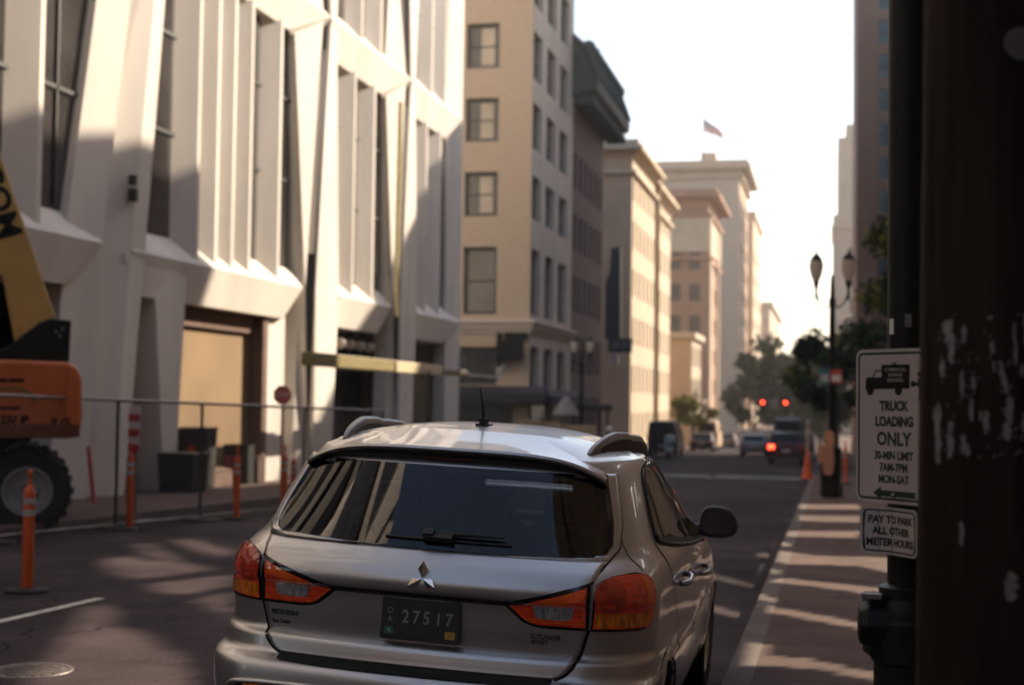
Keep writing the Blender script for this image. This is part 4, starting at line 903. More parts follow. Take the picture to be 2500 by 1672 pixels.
# ------------------------------------------------------------------ simple traffic
m_carglass = M('far_car_glass', (.018, .02, .023), .25, var=.1, spec=.2)
def traffic(name, label, loc, rz, rgb, H=1.5, L=4.5, W=1.78, lit=None, van=False):
    t = thing(name, label, 'car' if not van else 'van', loc, rz, 'cars and vans down the street', world=False)
    pm = M(name+'_paint', rgb, .5, .1, var=.08, coat=.15, spec=.25)
    s = H/1.5
    if van: pf = [(0,.35),(.02,.9),(.05,H*.6),(.15,H-.06),(.4,H),(L-1.6,H),(L-1.1,H*.72),(L-.15,H*.52),(L,.7),(L-.02,.3)]
    else: pf = [(0,.36),(.0,.62),(.06,.92*s),(.35,1.0*s),(.85,H-.06),(1.25,H),(2.5,H),(3.35,.98*s),(L-.3,.82*s),(L,.66),(L-.03,.32)]
    mb = MB(); secs = []
    for k, (xs, sh) in enumerate(((-.5, .06), (-.47, 0), (.47, 0), (.5, .06))):
        secs.append([(xs*W*(1 if z < .95*s else 1-.20*(z-.95*s)/(H-.95*s+.01)), y+(sh if 0 < i < len(pf)-1 else 0)*(1 if y < L/2 else -1), z-(sh*.5 if z > .95 else 0)) for i, (y, z) in enumerate(pf)])
    mb.grid(secs); mb.poly(list(reversed(secs[0]))); mb.poly(secs[3]); mb.poly([secs[0][0], secs[3][0], secs[3][-1], secs[0][-1]])
    body = mb.build('body', pm, t, weld=True)
    wz = W*.5
    mb = MB()
    if van: mb.quad((-wz*.72, .065, H*.62), (wz*.72, .065, H*.62), (wz*.66, .115, H*.9), (-wz*.66, .115, H*.9))
    else: mb.quad((-wz*.74, .40, 1.02*s), (wz*.74, .40, 1.02*s), (wz*.64, .79, H-.1), (-wz*.64, .79, H-.1))
    wv = mb.build('rear_window', m_carglass, t); so = wv.modifiers.new('t', 'SOLIDIFY'); so.thickness = .03; so.offset = 0
    for sg in (-1, 1):
        mb = MB(); x0 = sg*wz*.965; x1 = sg*wz*.835
        if van: mb.quad((x0, L-2.3, H*.62), (x0, L-1.25, H*.62), (x1, L-1.6, H*.9), (x1, L-2.2, H*.9))
        else: mb.quad((x0, .75, 1.03*s), (x0, 3.05, 1.0*s), (x1, 2.4, H-.1), (x1, 1.05, H-.1))
        wv = mb.build('side_window', m_carglass, t); so = wv.modifiers.new('t', 'SOLIDIFY'); so.thickness = .04; so.offset = 0
        mb = MB(); mb.box(min(sg*wz*.66, sg*wz*.97), max(sg*wz*.66, sg*wz*.97), -.02, .12, .72*s, .90*s); mb.build('tail_lamp', lit if (lit and sg < 0) else m_taill, t, bevel=.02)
        for wy in (.85, L-.9):
            mb = MB(); mb.lathe([(.18, -.10), (.31, -.11), (.33, -.07), (.33, .07), (.31, .11), (.18, .10)], 20, (sg*(wz-.12), wy, .33), 'x'); mb.build('wheel', m_rub, t)
    mb = MB(); mb.box(-.2, .2, -.025, .0, .62, .74); mb.build('number_plate', m_refl, t)
    mb = MB(); mb.box(-wz*.97, wz*.97, -.04, .2, .26, .42); mb.build('bumper', m_dark, t, bevel=.03)
    return t
m_taill = M('tail_lamp_red', (.30, .02, .015), .2, var=.1)
def far(px, yb, dx=0): q = at_g(px, yb); return Vector((q.x+dx, q.y, gz(q.y)))
p = far(1919, 1133); traffic('parked_car', 'dark red car on the near side of the street with one tail lamp lit', p, 0, (.05, .008, .008), 1.62, 4.5, 1.85, m_redlit)
p = far(1839, 1115); traffic('parked_car', 'silver-grey saloon car farther up the lane left of the dark red car', p, 0, (.20, .20, .21), 1.45)
p = far(1712, 1104); traffic('parked_car', 'dark hatchback parked at the left kerb under the young tree', p, 0, (.03, .022, .02), 1.45)
p = far(1772, 1097); traffic('parked_car', 'grey-brown car parked ahead of the dark hatchback', p, 0, (.09, .08, .075), 1.45)
p = far(1728, 1098); traffic('delivery_van', 'cream box van parked between the dark hatchback and the shop awnings', Vector((-10.2, 122, gz(122))), 0, (.50, .36, .25), 2.5, 5.2, 1.9, None, True)
traffic('delivery_van', 'dark van parked at the left kerb behind the pale blue scooter', Vector((-10.0, 87, gz(87))), 0, (.02, .018, .02), 2.2, 4.8, 1.85, None, True)
traffic('delivery_van', 'dark blue-grey van waiting ahead of the dark red car with brake lamps on', Vector((-2.6, 92, gz(92))), 0, (.05, .055, .065), 2.5, 5.3, 1.95, m_redlit, True)
traffic('parked_car', 'black car waiting at the far signal on the near side', Vector((-2.0, 108, gz(108))), 0, (.02, .02, .022), 1.6, 4.5, 1.8, m_redlit)
# pale blue scooter
p = far(1632, 1120); t = thing('motor_scooter', 'pale blue motor scooter with dark wheels at the left kerb', 'scooter', p, R(12), None, world=False)
m_pblue = M('pale_blue_paint', (.30, .42, .47), .4, coat=.4)
for wy in (-.55, .6):
    mb = MB(); mb.lathe([(.12, -.06), (.22, -.07), (.25, 0), (.22, .07), (.12, .06)], 20, (0, wy, .25), 'x'); mb.build('wheel', m_rub, t, smooth=True, auto=40)
mb = MB(); mb.prism([(-.2, -.8, .45), (-.2, -.1, .35), (-.2, .25, .3), (-.2, .4, .95), (-.2, .32, 1.0), (-.2, .12, .45), (-.2, -.1, .62), (-.2, -.75, .78)], (.4, 0, 0)); mb.build('body', m_pblue, t, bevel=.06)
mb = MB(); mb.prism([(-.16, -.75, .78), (-.16, .0, .72), (-.16, 0, .84), (-.16, -.75, .92)], (.32, 0, 0)); mb.build('seat', m_black, t, bevel=.04)
mb = MB(); mb.tube([(0, .62, .25), (0, .42, .95), (0, .36, 1.1)], .035, 8); mb.tube([(-.33, .3, 1.12), (0, .38, 1.08), (.33, .3, 1.12)], .02, 8); mb.build('handlebar', m_dark, t)
mb = MB(); mb.box(-.28, .28, -.95, -.5, .95, 1.35); mb.build('top_box', m_pblue, t, bevel=.06)

# ------------------------------------------------------------------ people
m_skin = M('skin', (.42, .26, .19), .6, var=.06)
def skin_body(name, joints, bones, mat, parent):
    me = bpy.data.meshes.new(name); me.from_pydata([j[0] for j in joints], bones, []); me.materials.append(mat)
    ob = bpy.data.objects.new(name, me); COL.objects.link(ob); ob.parent = parent
    sk = ob.modifiers.new('skin', 'SKIN'); sk.use_smooth_shade = True
    for v, j in zip(me.skin_vertices[0].data, joints): v.radius = (j[1], j[2] if len(j) > 2 else j[1]); v.use_root = False
    me.skin_vertices[0].data[0].use_root = True
    sb = ob.modifiers.new('sub', 'SUBSURF'); sb.levels = 1; sb.render_levels = 2
    return ob
def person(label, loc, rz, H, top, legs, hat=None, vest=None, stride=.12):
    t = thing('person', label, 'person', loc, rz, None, world=False); k = H/1.75
    J = [((0, 0, .95), .15, .11), ((0, 0, 1.15), .145, .10), ((0, .01, 1.38), .165, .11), ((0, .0, 1.50), .06, .06), ((0, .015, 1.57), .05, .05), ((0, .02, 1.66), .075, .09), ((0, .015, 1.73), .055, .065),
         ((-.10, 0, .86), .09, .095), ((-.11, stride, .50), .06, .065), ((-.11, stride*.6, .10), .04, .045), ((-.12, stride*.6+.16, .04), .035, .03),
         ((.10, 0, .86), .09, .095), ((.11, -stride*.2, .50), .06, .065), ((.11, -stride*1.2, .10), .04, .045), ((.12, -stride*1.2+.16, .04), .035, .03),
         ((-.20, 0, 1.42), .06, .06), ((-.25, -.03, 1.14), .045, .045), ((-.25, .10, .90), .034, .034), ((-.25, .14, .81), .034, .02),
         ((.20, 0, 1.42), .06, .06), ((.25, -.03, 1.14), .045, .045), ((.25, .12, .92), .034, .034), ((.25, .17, .84), .034, .02)]
    J = [((p[0]*k, p[1]*k, p[2]*k), *[q*k for q in r]) for p, *r in J]
    B = [(0,1),(1,2),(2,3),(3,4),(4,5),(5,6),(0,7),(7,8),(8,9),(9,10),(0,11),(11,12),(12,13),(13,14),(2,15),(15,16),(16,17),(17,18),(2,19),(19,20),(20,21),(21,22)]
    skin_body('body', J, B, m_skin, t)
    for s in (-1, 1):                                            # five fingers a hand, a face of eyes, nose and ears
        for i in range(4): 
            mb = MB(); x = s*.25*k; y = (.13+.012*i)*k if s < 0 else (.155+.012*i)*k; z = (.80 if s < 0 else .83)*k
            mb.tube([(x+(i-1.5)*.018*k, y, z), (x+(i-1.5)*.018*k, y+.02, z-.04*k), (x+(i-1.5)*.016*k, y+.005, z-(.07-.006*abs(i-1.2))*k)], .008, 6); mb.build('finger', m_skin, t, smooth=True)
    mb = MB(); c = 1.64*k
    mb.ball((0, .118*k, c-.01), .014, .02, .022); mb.ball((-.085*k, .01, c), .012, .025, .035); mb.ball((.085*k, .01, c), .012, .025, .035); mb.build('face', m_skin, t, smooth=True)
    mb = MB()
    for s in (-1, 1): mb.ball((s*.032*k, .102*k, c+.022), .012, .008, .009, 8, 6)
    mb.build('eye', m_black, t)
    L1 = [(tuple(p[0]), p[1]+.022, p[2]+.022) for p in [J[0], J[7], J[8], J[9], J[11], J[12], J[13]]]
    skin_body('trousers', L1, [(0,1),(1,2),(2,3),(0,4),(4,5),(5,6)], legs, t)
    L2 = [(tuple(p[0]), p[1]+.02, p[2]+.02) for p in [J[1], J[2], J[15], J[16], J[17], J[19], J[20], J[21]]]
    skin_body('jacket', L2, [(0,1),(1,2),(2,3),(3,4),(1,5),(5,6),(6,7)], top, t)
    if vest:
        mb = MB(); mb.lathe([(.19*k, .98*k), (.20*k, 1.2*k), (.205*k, 1.36*k), (.12*k, 1.50*k)], 16); v = mb.build('vest', vest, t, smooth=True); v.scale = (1.08, .82, 1)
    mb = MB()
    if hat:
        mb.lathe([(.15*k, 1.685*k), (.118*k, 1.69*k), (.115*k, 1.74*k), (.09*k, 1.80*k), (.03*k, 1.825*k)], 18, (0, .015*k, 0)); mb.build('helmet', hat, t, smooth=True, auto=40)
    else:
        mb.ball((0, .0, 1.71*k), .09*k, .10*k, .075*k); mb.build('hair', m_black, t, smooth=True)
    return t
q = at_y(1488, 1043, 48.0)
person('worker in a white hard hat and yellow-green safety vest beyond the car roof', (q.x, 48.0, gz(48)), R(200), q.z-gz(48)-.03, M('grey_jacket', (.12, .12, .13), .8), M('dark_trousers', (.03, .03, .04), .8), m_white, M('hi_vis', (.45, .62, .05), .6))

# ------------------------------------------------------------------ manhole
p = at_g(75, 1637); t = thing('manhole_cover', 'round ribbed iron manhole cover set in the road', 'manhole', (p.x, p.y, p.z), 0, None, world=False)
m_iron = M('cast_iron', (.17, .145, .135), .5, .5, var=.2, scale=12)
mb = MB(); mb.lathe([(.265, 0), (.265, .004), (.262, .008), (.232, .008), (.228, .004), (.0, .004)], 40); mb.build('rim', m_iron, t)
mb = MB()
for i in range(-5, 6):
    for j in range(-5, 6):
        if math.hypot(i*.038, j*.038) < .2: mb.box(i*.038-.012, i*.038+.012, j*.038-.012, j*.038+.012, .003, .009)
mb.build('cover', m_iron, t)

# ------------------------------------------------------------------ steel pole with its signs, wooden utility pole
def on_depth(px, py, zc): return Vector(CAM+_ray(px, py)*zc)
sp = on_depth(2217, 986, 4.46); g0 = .15
st_ = thing('steel_pole', 'dark steel street pole with a thick base just behind the loading sign', 'pole', (sp.x, sp.y, g0))
def pzc(py): return on_depth(2217, py, 4.46).z
mb = MB(); mb.lathe([(.0625, 1.15), (.0625, 6.5)], 36, (sp.x, sp.y, 0)); mb.build('shaft', m_black, st_, smooth=True, auto=40)
mb = MB(); mb.lathe([(.135, g0), (.135, g0+.12), (.105, g0+.16), (.103, .92), (.112, .93), (.112, 1.05), (.103, 1.06), (.1, 1.10), (.088, 1.12), (.088, 1.155), (.066, 1.165)], 36, (sp.x, sp.y, 0)); mb.build('base', m_black, st_, smooth=True, auto=30)
cl = _r2
mb = MB(); c = sp-Vector(cl)*.105; c.z = 1.04; rot = Matrix.Rotation(YAW, 3, 'Z')
mb.lathe([(.03, -.05), (.062, -.045), (.075, -.02), (.075, .06), (.05, .07)], 8, (c.x, c.y, c.z), 'x'); mb.obox(c+Vector((.0, 0, 0)), (.05, .10, .19), rot); mb.build('button_box', m_black, st_, bevel=.008)
mb = MB(); mb.box(c.x-.04, c.x+.02, c.y-.07, c.y-.045, c.z+.085, c.z+.10); mb.build('bracket', m_galv, st_)
for px, y0, y1, w_, lb in ((2172, 778, 816, .016, 'narrow pale sticker on the edge of the steel pole'), (2204, 768, 800, .012, 'faint torn grey sticker low on the steel pole')):
    A, B = on_depth(px, y0, 4.44), on_depth(px, y1, 4.44); an = math.asin(max(-1, min(1, (px-2217)/48.6))); mb = MB()
    ang = [an-.16+i*.08 for i in range(5)]
    rows = [[Vector((sp.x, sp.y, z))+(Vector(_r)*math.sin(a)-Vector((_f[0], _f[1], 0)).normalized()*math.cos(a))*.0635 for a in ang] for z in (B.z, A.z)]
    mb.grid(rows); s_ = mb.build('sticker', m_white if px < 2190 else M('grey_paper', (.16, .15, .14), .8)); s_.modifiers.new('t', 'SOLIDIFY').thickness = .001; tag(s_, lb, 'sticker')
# loading sign: 12 x 18 inch plate turned about 40 degrees
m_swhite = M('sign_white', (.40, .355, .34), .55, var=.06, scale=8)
m_sgreen = M('sign_green', (.012, .030, .021), .5)
SA = R(59)
cpt = on_depth(2183, 1040, 4.285)
xd = Vector(_r)*math.cos(SA)-Vector((_f[0], _f[1], 0)).normalized()*math.sin(SA); zd = Vector((0, 0, 1)); nd = xd.cross(zd)
nd = -nd if nd.dot(Vector(_f)) > 0 else nd
SW, SH = .318, .466
def rrect(w_, h_, r, n=6):
    return [(sx*(w_/2-r)+r*math.cos(a), sy*(h_/2-r)+r*math.sin(a)) for sx, sy, a0 in ((1, 1, 0), (-1, 1, math.pi/2), (-1, -1, math.pi), (1, -1, 1.5*math.pi)) for a in [a0+math.pi/2*i/n for i in range(n+1)]]
ls = thing('loading_sign', 'white and green truck loading sign fixed to the dark steel pole', 'sign', tuple(cpt))
def sp3(u, v, d=0): return cpt+xd*u+zd*v+nd*d
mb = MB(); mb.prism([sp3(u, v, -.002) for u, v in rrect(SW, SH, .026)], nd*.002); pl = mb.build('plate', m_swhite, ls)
def ring(mb, w0, h0, r0, w1, h1, r1, P, d, n=6):
    a, b = rrect(w0, h0, r0, n), rrect(w1, h1, r1, n); k = len(a)
    mb.add([P(u, v, d) for u, v in a]+[P(u, v, d) for u, v in b], [(i, (i+1) % k, k+(i+1) % k, k+i) for i in range(k)])
mb = MB(); ring(mb, SW-.019, SH-.019, .019, SW-.033, SH-.033, .013, sp3, .0006); mb.build('border', m_sgreen, pl)
sm_ = lambda u, v: frame_mtx(sp3(u, v, .0006)-cpt, xd, zd)
def sv(py): return (1040-py)/FPX*4.285+.0   # photo row -> height on the plate
for s, py, size, xs in (('TRUCK', 992, .040, .86), ('LOADING', 1030, .040, .86), ('ONLY', 1073, .055, .92), ('30-MIN LIMIT', 1113, .034, .80), ('7AM-7PM', 1142, .034, .82), ('MON-SAT', 1171, .034, .82)):
    text(s, size, 'lettering', m_sgreen, pl, sm_(-.002 if s != 'LOADING' else .0, sv(py)), xs, .0003, bold=.0019 if size > .038 else .0012)
mb = MB()
def spoly(pts): mb.poly([sp3(u, v, .0007) for u, v in pts])
vy = sv(1205)
spoly([(-.085, vy), (-.052, vy+.021), (-.052, vy+.009), (.085, vy+.009), (.085, vy-.009), (-.052, vy-.009), (-.052, vy-.021)]); mb.build('arrow', m_sgreen, pl)
mb = MB(); t0, tb = sv(890), sv(948)
spoly([(-.052, t0), (.062, t0), (.062, tb+.0), (-.118, tb-.003), (-.118, tb+.020), (-.114, tb+.034), (-.052, tb+.034)])
mb.add([sp3(u, v, .0007) for u, v in ((-.090, tb+.034), (-.086, tb+.034), (-.073, tb+.052), (-.052, tb+.052), (-.052, tb+.056), (-.077, tb+.056))], [(0, 1, 2, 5), (2, 3, 4, 5)])
for u in (-.098, .018): mb.poly([sp3(u+.015*math.cos(q), tb-.006+.015*math.sin(q), .0011) for q in [2*math.pi*i/18 for i in range(18)]])
# loader figure with a box
mb.poly([sp3(.100+.008*math.cos(q), t0-.030+.009*math.sin(q), .0007) for q in [2*math.pi*i/14 for i in range(14)]])
spoly([(.092, t0-.042), (.108, t0-.042), (.112, t0-.060), (.108, t0-.078), (.104, t0-.108), (.096, t0-.108), (.098, t0-.080), (.096, t0-.066), (.086, t0-.062), (.084, t0-.056), (.094, t0-.055)])
spoly([(.068, t0-.050), (.085, t0-.050), (.085, t0-.066), (.068, t0-.066)])
mb.build('truck_symbol', m_black, pl)
for s, dv in (('COMMERCIAL', .012), ('SIGNAGE', .028), ('REQUIRED', .044)):
    text(s, .0150, 'lettering', M('sign_grey', (.30, .28, .26), .6) if 'sign_grey' not in bpy.data.materials else bpy.data.materials['sign_grey'], pl, frame_mtx(sp3(.005, t0-dv-.003, .001)-cpt, xd, zd), .92, .0002, bold=.0002)
for py in (888, 1208):
    mb = MB(); c = sp3(0, sv(py), .003); mb.ball(c, .008, .008, .008, 12, 8); mb.tube([c, c-nd*.16], .004, 8); mb.build('bolt', m_galv, ls, smooth=True)
mb = MB(); mb.lathe([(.066, -.05), (.068, -.045), (.068, .045), (.066, .05)], 30, (sp.x, sp.y, cpt.z)); mb.tube([Vector((sp.x, sp.y, cpt.z+.0)), sp3(0, 0, -.03)], .02, 6); mb.build('clamp', m_dark, ls)
# pay-to-park sign, bent round the pole
ps_c = on_depth(2160, 1304, 4.30); ps = thing('parking_sign', 'small bent white pay to park sign under the loading sign', 'sign', tuple(ps_c))
fold = [(-.115, -.058, R(30)), (-.058, -.012, R(42)), (-.012, .112, R(70))]
fdir = Vector((_f[0], _f[1], 0)).normalized()
def pcurve(u):
    # integrate panel directions from the left edge
    p = Vector((0, 0, 0))
    for a, b, an in fold:
        d = Vector(_r)*math.cos(an)-fdir*math.sin(an)
        if u <= b or b == fold[-1][1]: return p+d*(u-a), d
        p += d*(b-a)
base_l = on_depth(2100, 1291, 4.36)
def pp3(u, v, d=0):
    q, dd = pcurve(u); nn = dd.cross(Vector((0, 0, 1))); nn = -nn if nn.dot(Vector(_f)) > 0 else nn
    return base_l+q+Vector((0, 0, v-.03*max(0, u+.02)*0))+nn*d
def pgrid(mb, w0, h0, r, d, inner=None):
    NUU = 46; rows = []
    for i in range(NUU+1):
        u = -w0/2+w0*i/NUU; e = abs(u)-(w0/2-r); hh = h0/2 if e <= 0 else h0/2-r+math.sqrt(max(0, r*r-e*e)); rows.append((u-.0015, hh))
    if inner is None: mb.grid([[pp3(u, -h, d) for u, h in rows], [pp3(u, h, d) for u, h in rows]])
    else:
        wi, hi, ri = inner
        for s in (1, -1):
            top = []
            for u, h in rows:
                e = abs(u+.0015)-(wi/2-ri); h2 = hi/2 if e <= 0 else (hi/2-ri+math.sqrt(max(0, ri*ri-e*e)) if e < ri else 0); top.append((u, h, h2))
            mb.grid([[pp3(u, s*h, d) for u, h, h2 in top], [pp3(u, s*h2, d) for u, h, h2 in top]])
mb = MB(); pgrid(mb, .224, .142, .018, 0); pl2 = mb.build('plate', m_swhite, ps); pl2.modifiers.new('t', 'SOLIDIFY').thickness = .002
mb = MB(); pgrid(mb, .210, .128, .014, .0022, (.200, .118, .010)); mb.build('border', m_black, pl2)
for s, v in (('PAY TO PARK', .033), ('ALL OTHER', -.001), ('METER HOURS', -.035)):
    text(s, .031, 'lettering', m_black, pl2, None, .92, .0003, bend=lambda p, v=v: pp3(max(-.11, min(.11, p.x-.002)), v+p.y, .0024+p.z)-ps_c, bold=.0013)
for u in (-.058, -.012):
    mb = MB(); mb.tube([pp3(u, -.069, .0015), pp3(u, .069, .0015)], .0018, 6); mb.build('crease', M('sign_crease', (.12, .10, .09), .7) if 'sign_crease' not in bpy.data.materials else bpy.data.materials['sign_crease'], pl2)
mb = MB(); mb.lathe([(.0665, ps_c.z-.02), (.0665, ps_c.z+.02)], 30, (sp.x, sp.y, 0)); mb.build('clamp', m_galv, ps)
# wooden pole
UZ = 3.15; uc = on_depth(2418, 986, UZ); up = thing('utility_pole', 'thick weathered wooden utility pole with torn paper scraps, nearest the camera', 'pole', (uc.x, uc.y, .15))
m_pole = M('weathered_pole', (.022, .0135, .0092), .75, var=.5, scale=9, bump=.8, bscale=26, stretch=(1, 1, .12), detail=8, spec=.12)
NS = 64; mb = MB(); rows = []
rd = random.Random(4); ph = [rd.random()*6.28 for _ in range(6)]
lean = Vector(_r)*.0
for z in np.linspace(.1, 5.2, 60):
    r = .156-.007*(z-1.2); cx_ = Vector((uc.x, uc.y, z))+Vector(_r)*(.0045*(z-1.7))
    rows.append([cx_+Vector((math.cos(a), math.sin(a), 0))*(r+.0022*math.sin(9*a+ph[0]+z*.6)+.0016*math.sin(17*a+ph[1]-z)+.001*math.sin(31*a+ph[2]+2*z)) for a in [2*math.pi*i/NS for i in range(NS+1)]])
mb.grid(rows); mb.build('shaft', m_pole, up, smooth=True, weld=True)
m_scrap = M('paper_scrap', (.20, .185, .18), .85, var=.25, scale=30)
def on_pole(px, py):
    u = (px-2418)/(.153/UZ*FPX); a = math.asin(max(-.98, min(.98, u))); z = on_depth(2418, py, UZ-.1).z
    return a, z
def scrap(px, py, wpx, hpx, tilt=0):
    mb = MB(); wpx *= .72; hpx *= 1.15
    a, z = on_pole(px, py); r = .157-.007*(z-1.2)+.0028; da = wpx/(.153/UZ*FPX)/max(.35, math.cos(a)); dz = hpx*UZ*.95/FPX; k = 6; L_, R_ = [], []
    for i in range(k+1):
        t = i/k; ww = da*.5*(math.sin(math.pi*(.12+.76*t))**.6)*(.6+.7*rd.random()); aa = a+tilt*(t-.5)*da*2+(rd.random()-.5)*da*.4
        for s, lst in ((-1, L_), (1, R_)):
            b = aa+s*ww; zz = z+dz*(.5-t); lst.append(Vector((uc.x, uc.y, zz))+Vector(_r)*(.0045*(zz-1.7))+(Vector(_r)*math.sin(b)-fdir*math.cos(b))*r)
    mb.grid([L_, R_]); sc_o = mb.build('paper_scrap', m_scrap, up); sc_o.modifiers.new('t', 'SOLIDIFY').thickness = .0012
for a in ((2284, 810, 26, 50), (2290, 855, 14, 60), (2312, 818, 10, 40), (2275, 900, 10, 40), (2309, 940, 9, 60), (2288, 1075, 14, 80), (2270, 1060, 12, 130), (2266, 1030, 10, 60), (2312, 1085, 16, 40), (2320, 1098, 10, 26), (2326, 1000, 9, 50), (2356, 1030, 13, 50),
          (2368, 850, 12, 28), (2372, 898, 8, 22), (2392, 922, 16, 70, .8), (2405, 1000, 22, 60), (2400, 1050, 26, 40), (2418, 860, 10, 60), (2416, 812, 9, 40), (2443, 805, 16, 70), (2464, 825, 18, 90), (2450, 880, 9, 30), (2434, 905, 9, 28), (2461, 930, 22, 50), (2455, 985, 28, 70), (2458, 1050, 18, 120), (2448, 1110, 16, 34), (2438, 1030, 20, 40), (2344, 1015, 8, 20), (2330, 935, 12, 30), (2362, 778, 16, 8), (2410, 1420, 34, 60), (2310, 1300, 10, 50)): scrap(*a)
a, z = on_pole(2431, 112); r = .157-.007*(z-1.2); dr = Vector(_r)*math.sin(a)-fdir*math.cos(a)
mb = MB(); c = Vector((uc.x, uc.y, z))+Vector(_r)*(.0045*(z-1.7))+dr*(r-.002)
e1 = dr.cross(Vector((0, 0, 1))).normalized(); e2 = Vector((0, 0, 1))
mb.prism([c+(e1*math.cos(q)+e2*math.sin(q))*.036 for q in [2*math.pi*i/28 for i in range(28)]], dr*.006); mb.build('metal_tag', M('dull_tag', (.11, .10, .10), .6, .3), up, bevel=.001)
mb = MB()
for i in range(70):
    px, py = 2262+rd.random()*230, 760+rd.random()*360; a, z = on_pole(px, py); r = .157-.007*(z-1.2)+.002; b = Vector((uc.x, uc.y, z))+Vector(_r)*(.0045*(z-1.7))+(Vector(_r)*math.sin(a)-fdir*math.cos(a))*r
    mb.obox(b, (.009, .003, .002), Matrix.Rotation(rd.random()*3, 3, 'Y'))
mb.build('staple', m_galv, up)
# ------------------------------------------------------------------ the silver car
car = thing('parked_car', 'silver crossover car with roof rails seen from behind, parked at the near kerb', 'car', (-1.594, 5.2, .008), 0, None, world=False)
car.rotation_euler = (0, R(2.6), 0)
m_silver = M('silver_paint', (.50, .485, .48), .33, .88, var=.04, scale=900, coat=.7)
_b = m_silver.node_tree.nodes['Principled BSDF']
_n = m_silver.node_tree.nodes.new('ShaderNodeTexNoise'); _n.inputs['Scale'].default_value = 3.0; _n.inputs['Detail'].default_value = 8
_rr = m_silver.node_tree.nodes.new('ShaderNodeMapRange'); _rr.inputs['To Min'].default_value = .30; _rr.inputs['To Max'].default_value = .46
_tc = [x for x in m_silver.node_tree.nodes if x.type == 'TEX_COORD'][0]
m_silver.node_tree.links.new(_tc.outputs['Object'], _n.inputs['Vector']); m_silver.node_tree.links.new(_n.outputs['Fac'], _rr.inputs['Value']); m_silver.node_tree.links.new(_rr.outputs[0], _b.inputs['Roughness'])
m_inner = M('car_interior', (.03, .028, .03), .8)
m_frit = M('black_frit', (.006, .006, .007), .08, spec=.6)
m_plast = M('black_plastic', (.014, .013, .013), .55, var=.15, scale=30)
m_seam = M('panel_gap', (.004, .004, .004), .9)
m_cglass = glass('tinted_glass', (.52, .50, .50), 1.43)
TB = np.array([  # z, yr, bulge, Xc, W, L, yf
 (.22,.20,.03,.60,.80,.35,4.15),(.30,.10,.03,.62,.84,.38,4.22),(.40,.03,.04,.62,.88,.38,4.27),(.55,.0,.045,.64,.897,.33,4.29),(.635,.004,.045,.64,.902,.33,4.28),
 (.655,.015,.045,.64,.902,.33,4.28),(.668,.045,.045,.62,.899,.34,4.27),(.682,.097,.045,.61,.895,.34,4.26),(.72,.106,.045,.61,.895,.34,4.24),(.745,.112,.045,.61,.896,.34,4.22),(.762,.158,.045,.61,.896,.34,4.2),(.85,.150,.045,.61,.896,.34,4.1),(.945,.140,.045,.605,.893,.36,3.75),
 (.958,.137,.045,.605,.893,.36,3.7),(.968,.120,.048,.60,.892,.37,3.6),(1.0,.116,.05,.60,.889,.38,3.4),(1.04,.130,.05,.595,.882,.40,3.25),(1.07,.150,.052,.585,.873,.42,3.2),(1.10,.188,.056,.57,.858,.44,3.12),(1.13,.232,.06,.55,.840,.46,3.05),
 (1.20,.288,.06,.54,.812,.46,2.92),(1.30,.367,.06,.53,.778,.47,2.7),(1.40,.446,.06,.51,.742,.50,2.45),(1.45,.488,.06,.495,.720,.53,2.3),(1.49,.525,.06,.48,.694,.56,2.15)])
def pch(x, xs, ys):
    h = np.diff(xs); d = np.diff(ys)/h; m = np.zeros(len(xs)); m[0], m[-1] = d[0], d[-1]
    for i in range(1, len(xs)-1):
        if d[i-1]*d[i] > 0: w1, w2 = 2*h[i]+h[i-1], h[i]+2*h[i-1]; m[i] = (w1+w2)/(w1/d[i-1]+w2/d[i])
    i = int(np.clip(np.searchsorted(xs, x)-1, 0, len(xs)-2)); t = (x-xs[i])/h[i]
    return ys[i]*(2*t**3-3*t*t+1)+h[i]*m[i]*(t**3-2*t*t+t)+ys[i+1]*(-2*t**3+3*t*t)+h[i]*m[i+1]*(t**3-t*t)
_oc = {}
def outline(z):
    z = round(float(z), 4)
    if z in _oc: return _oc[z]
    yr, bu, Xc, W, L, yf = [pch(z, TB[:, 0], TB[:, k]) for k in range(1, 7)]
    pts = []
    for i in range(24):
        x = Xc*i/24; y = yr+bu*(x/Xc)**2.2
        # plate recess between the lamps
        pts.append((x, y))
    sl = bu*2.2/Xc
    for i in range(30):
        a = math.pi/2*i/30; e = .92; x = Xc+(W-Xc)*math.sin(a)**e if i else Xc; y = yr+bu+L*(1-math.cos(a))**.95+sl*.5*(W-Xc)*math.sin(a)*(1-math.sin(a))
        pts.append((x, y))
    y0 = yr+bu+L; y1 = yf-.75
    for i in range(60):
        t = i/60; y = y0+(y1-y0)*t; f = 0
        if z < .80: 
            for wy in (.80, 3.47): f += .010*math.exp(-((y-wy)/.36)**2)*min(1, (.86-z)/.25)
        pts.append((W+.010*math.sin(math.pi*t)-.022*t**3+f, y))
    Wf = pts[-1][0]
    for i in range(19):
        a = math.pi/2*i/18; pts.append((Wf*(.72+.28*math.cos(a)) if i < 18 else Wf*.72, y1+.60*math.sin(a)))
    for i in range(1, 9): t = i/8; pts.append((Wf*.72*(1-t), y1+.60+.15*(1-(1-t)**2)))
    p = np.array(pts); u = np.concatenate([[0], np.cumsum(np.hypot(*np.diff(p, axis=0).T))])
    _oc[z] = (p, u); return _oc[z]
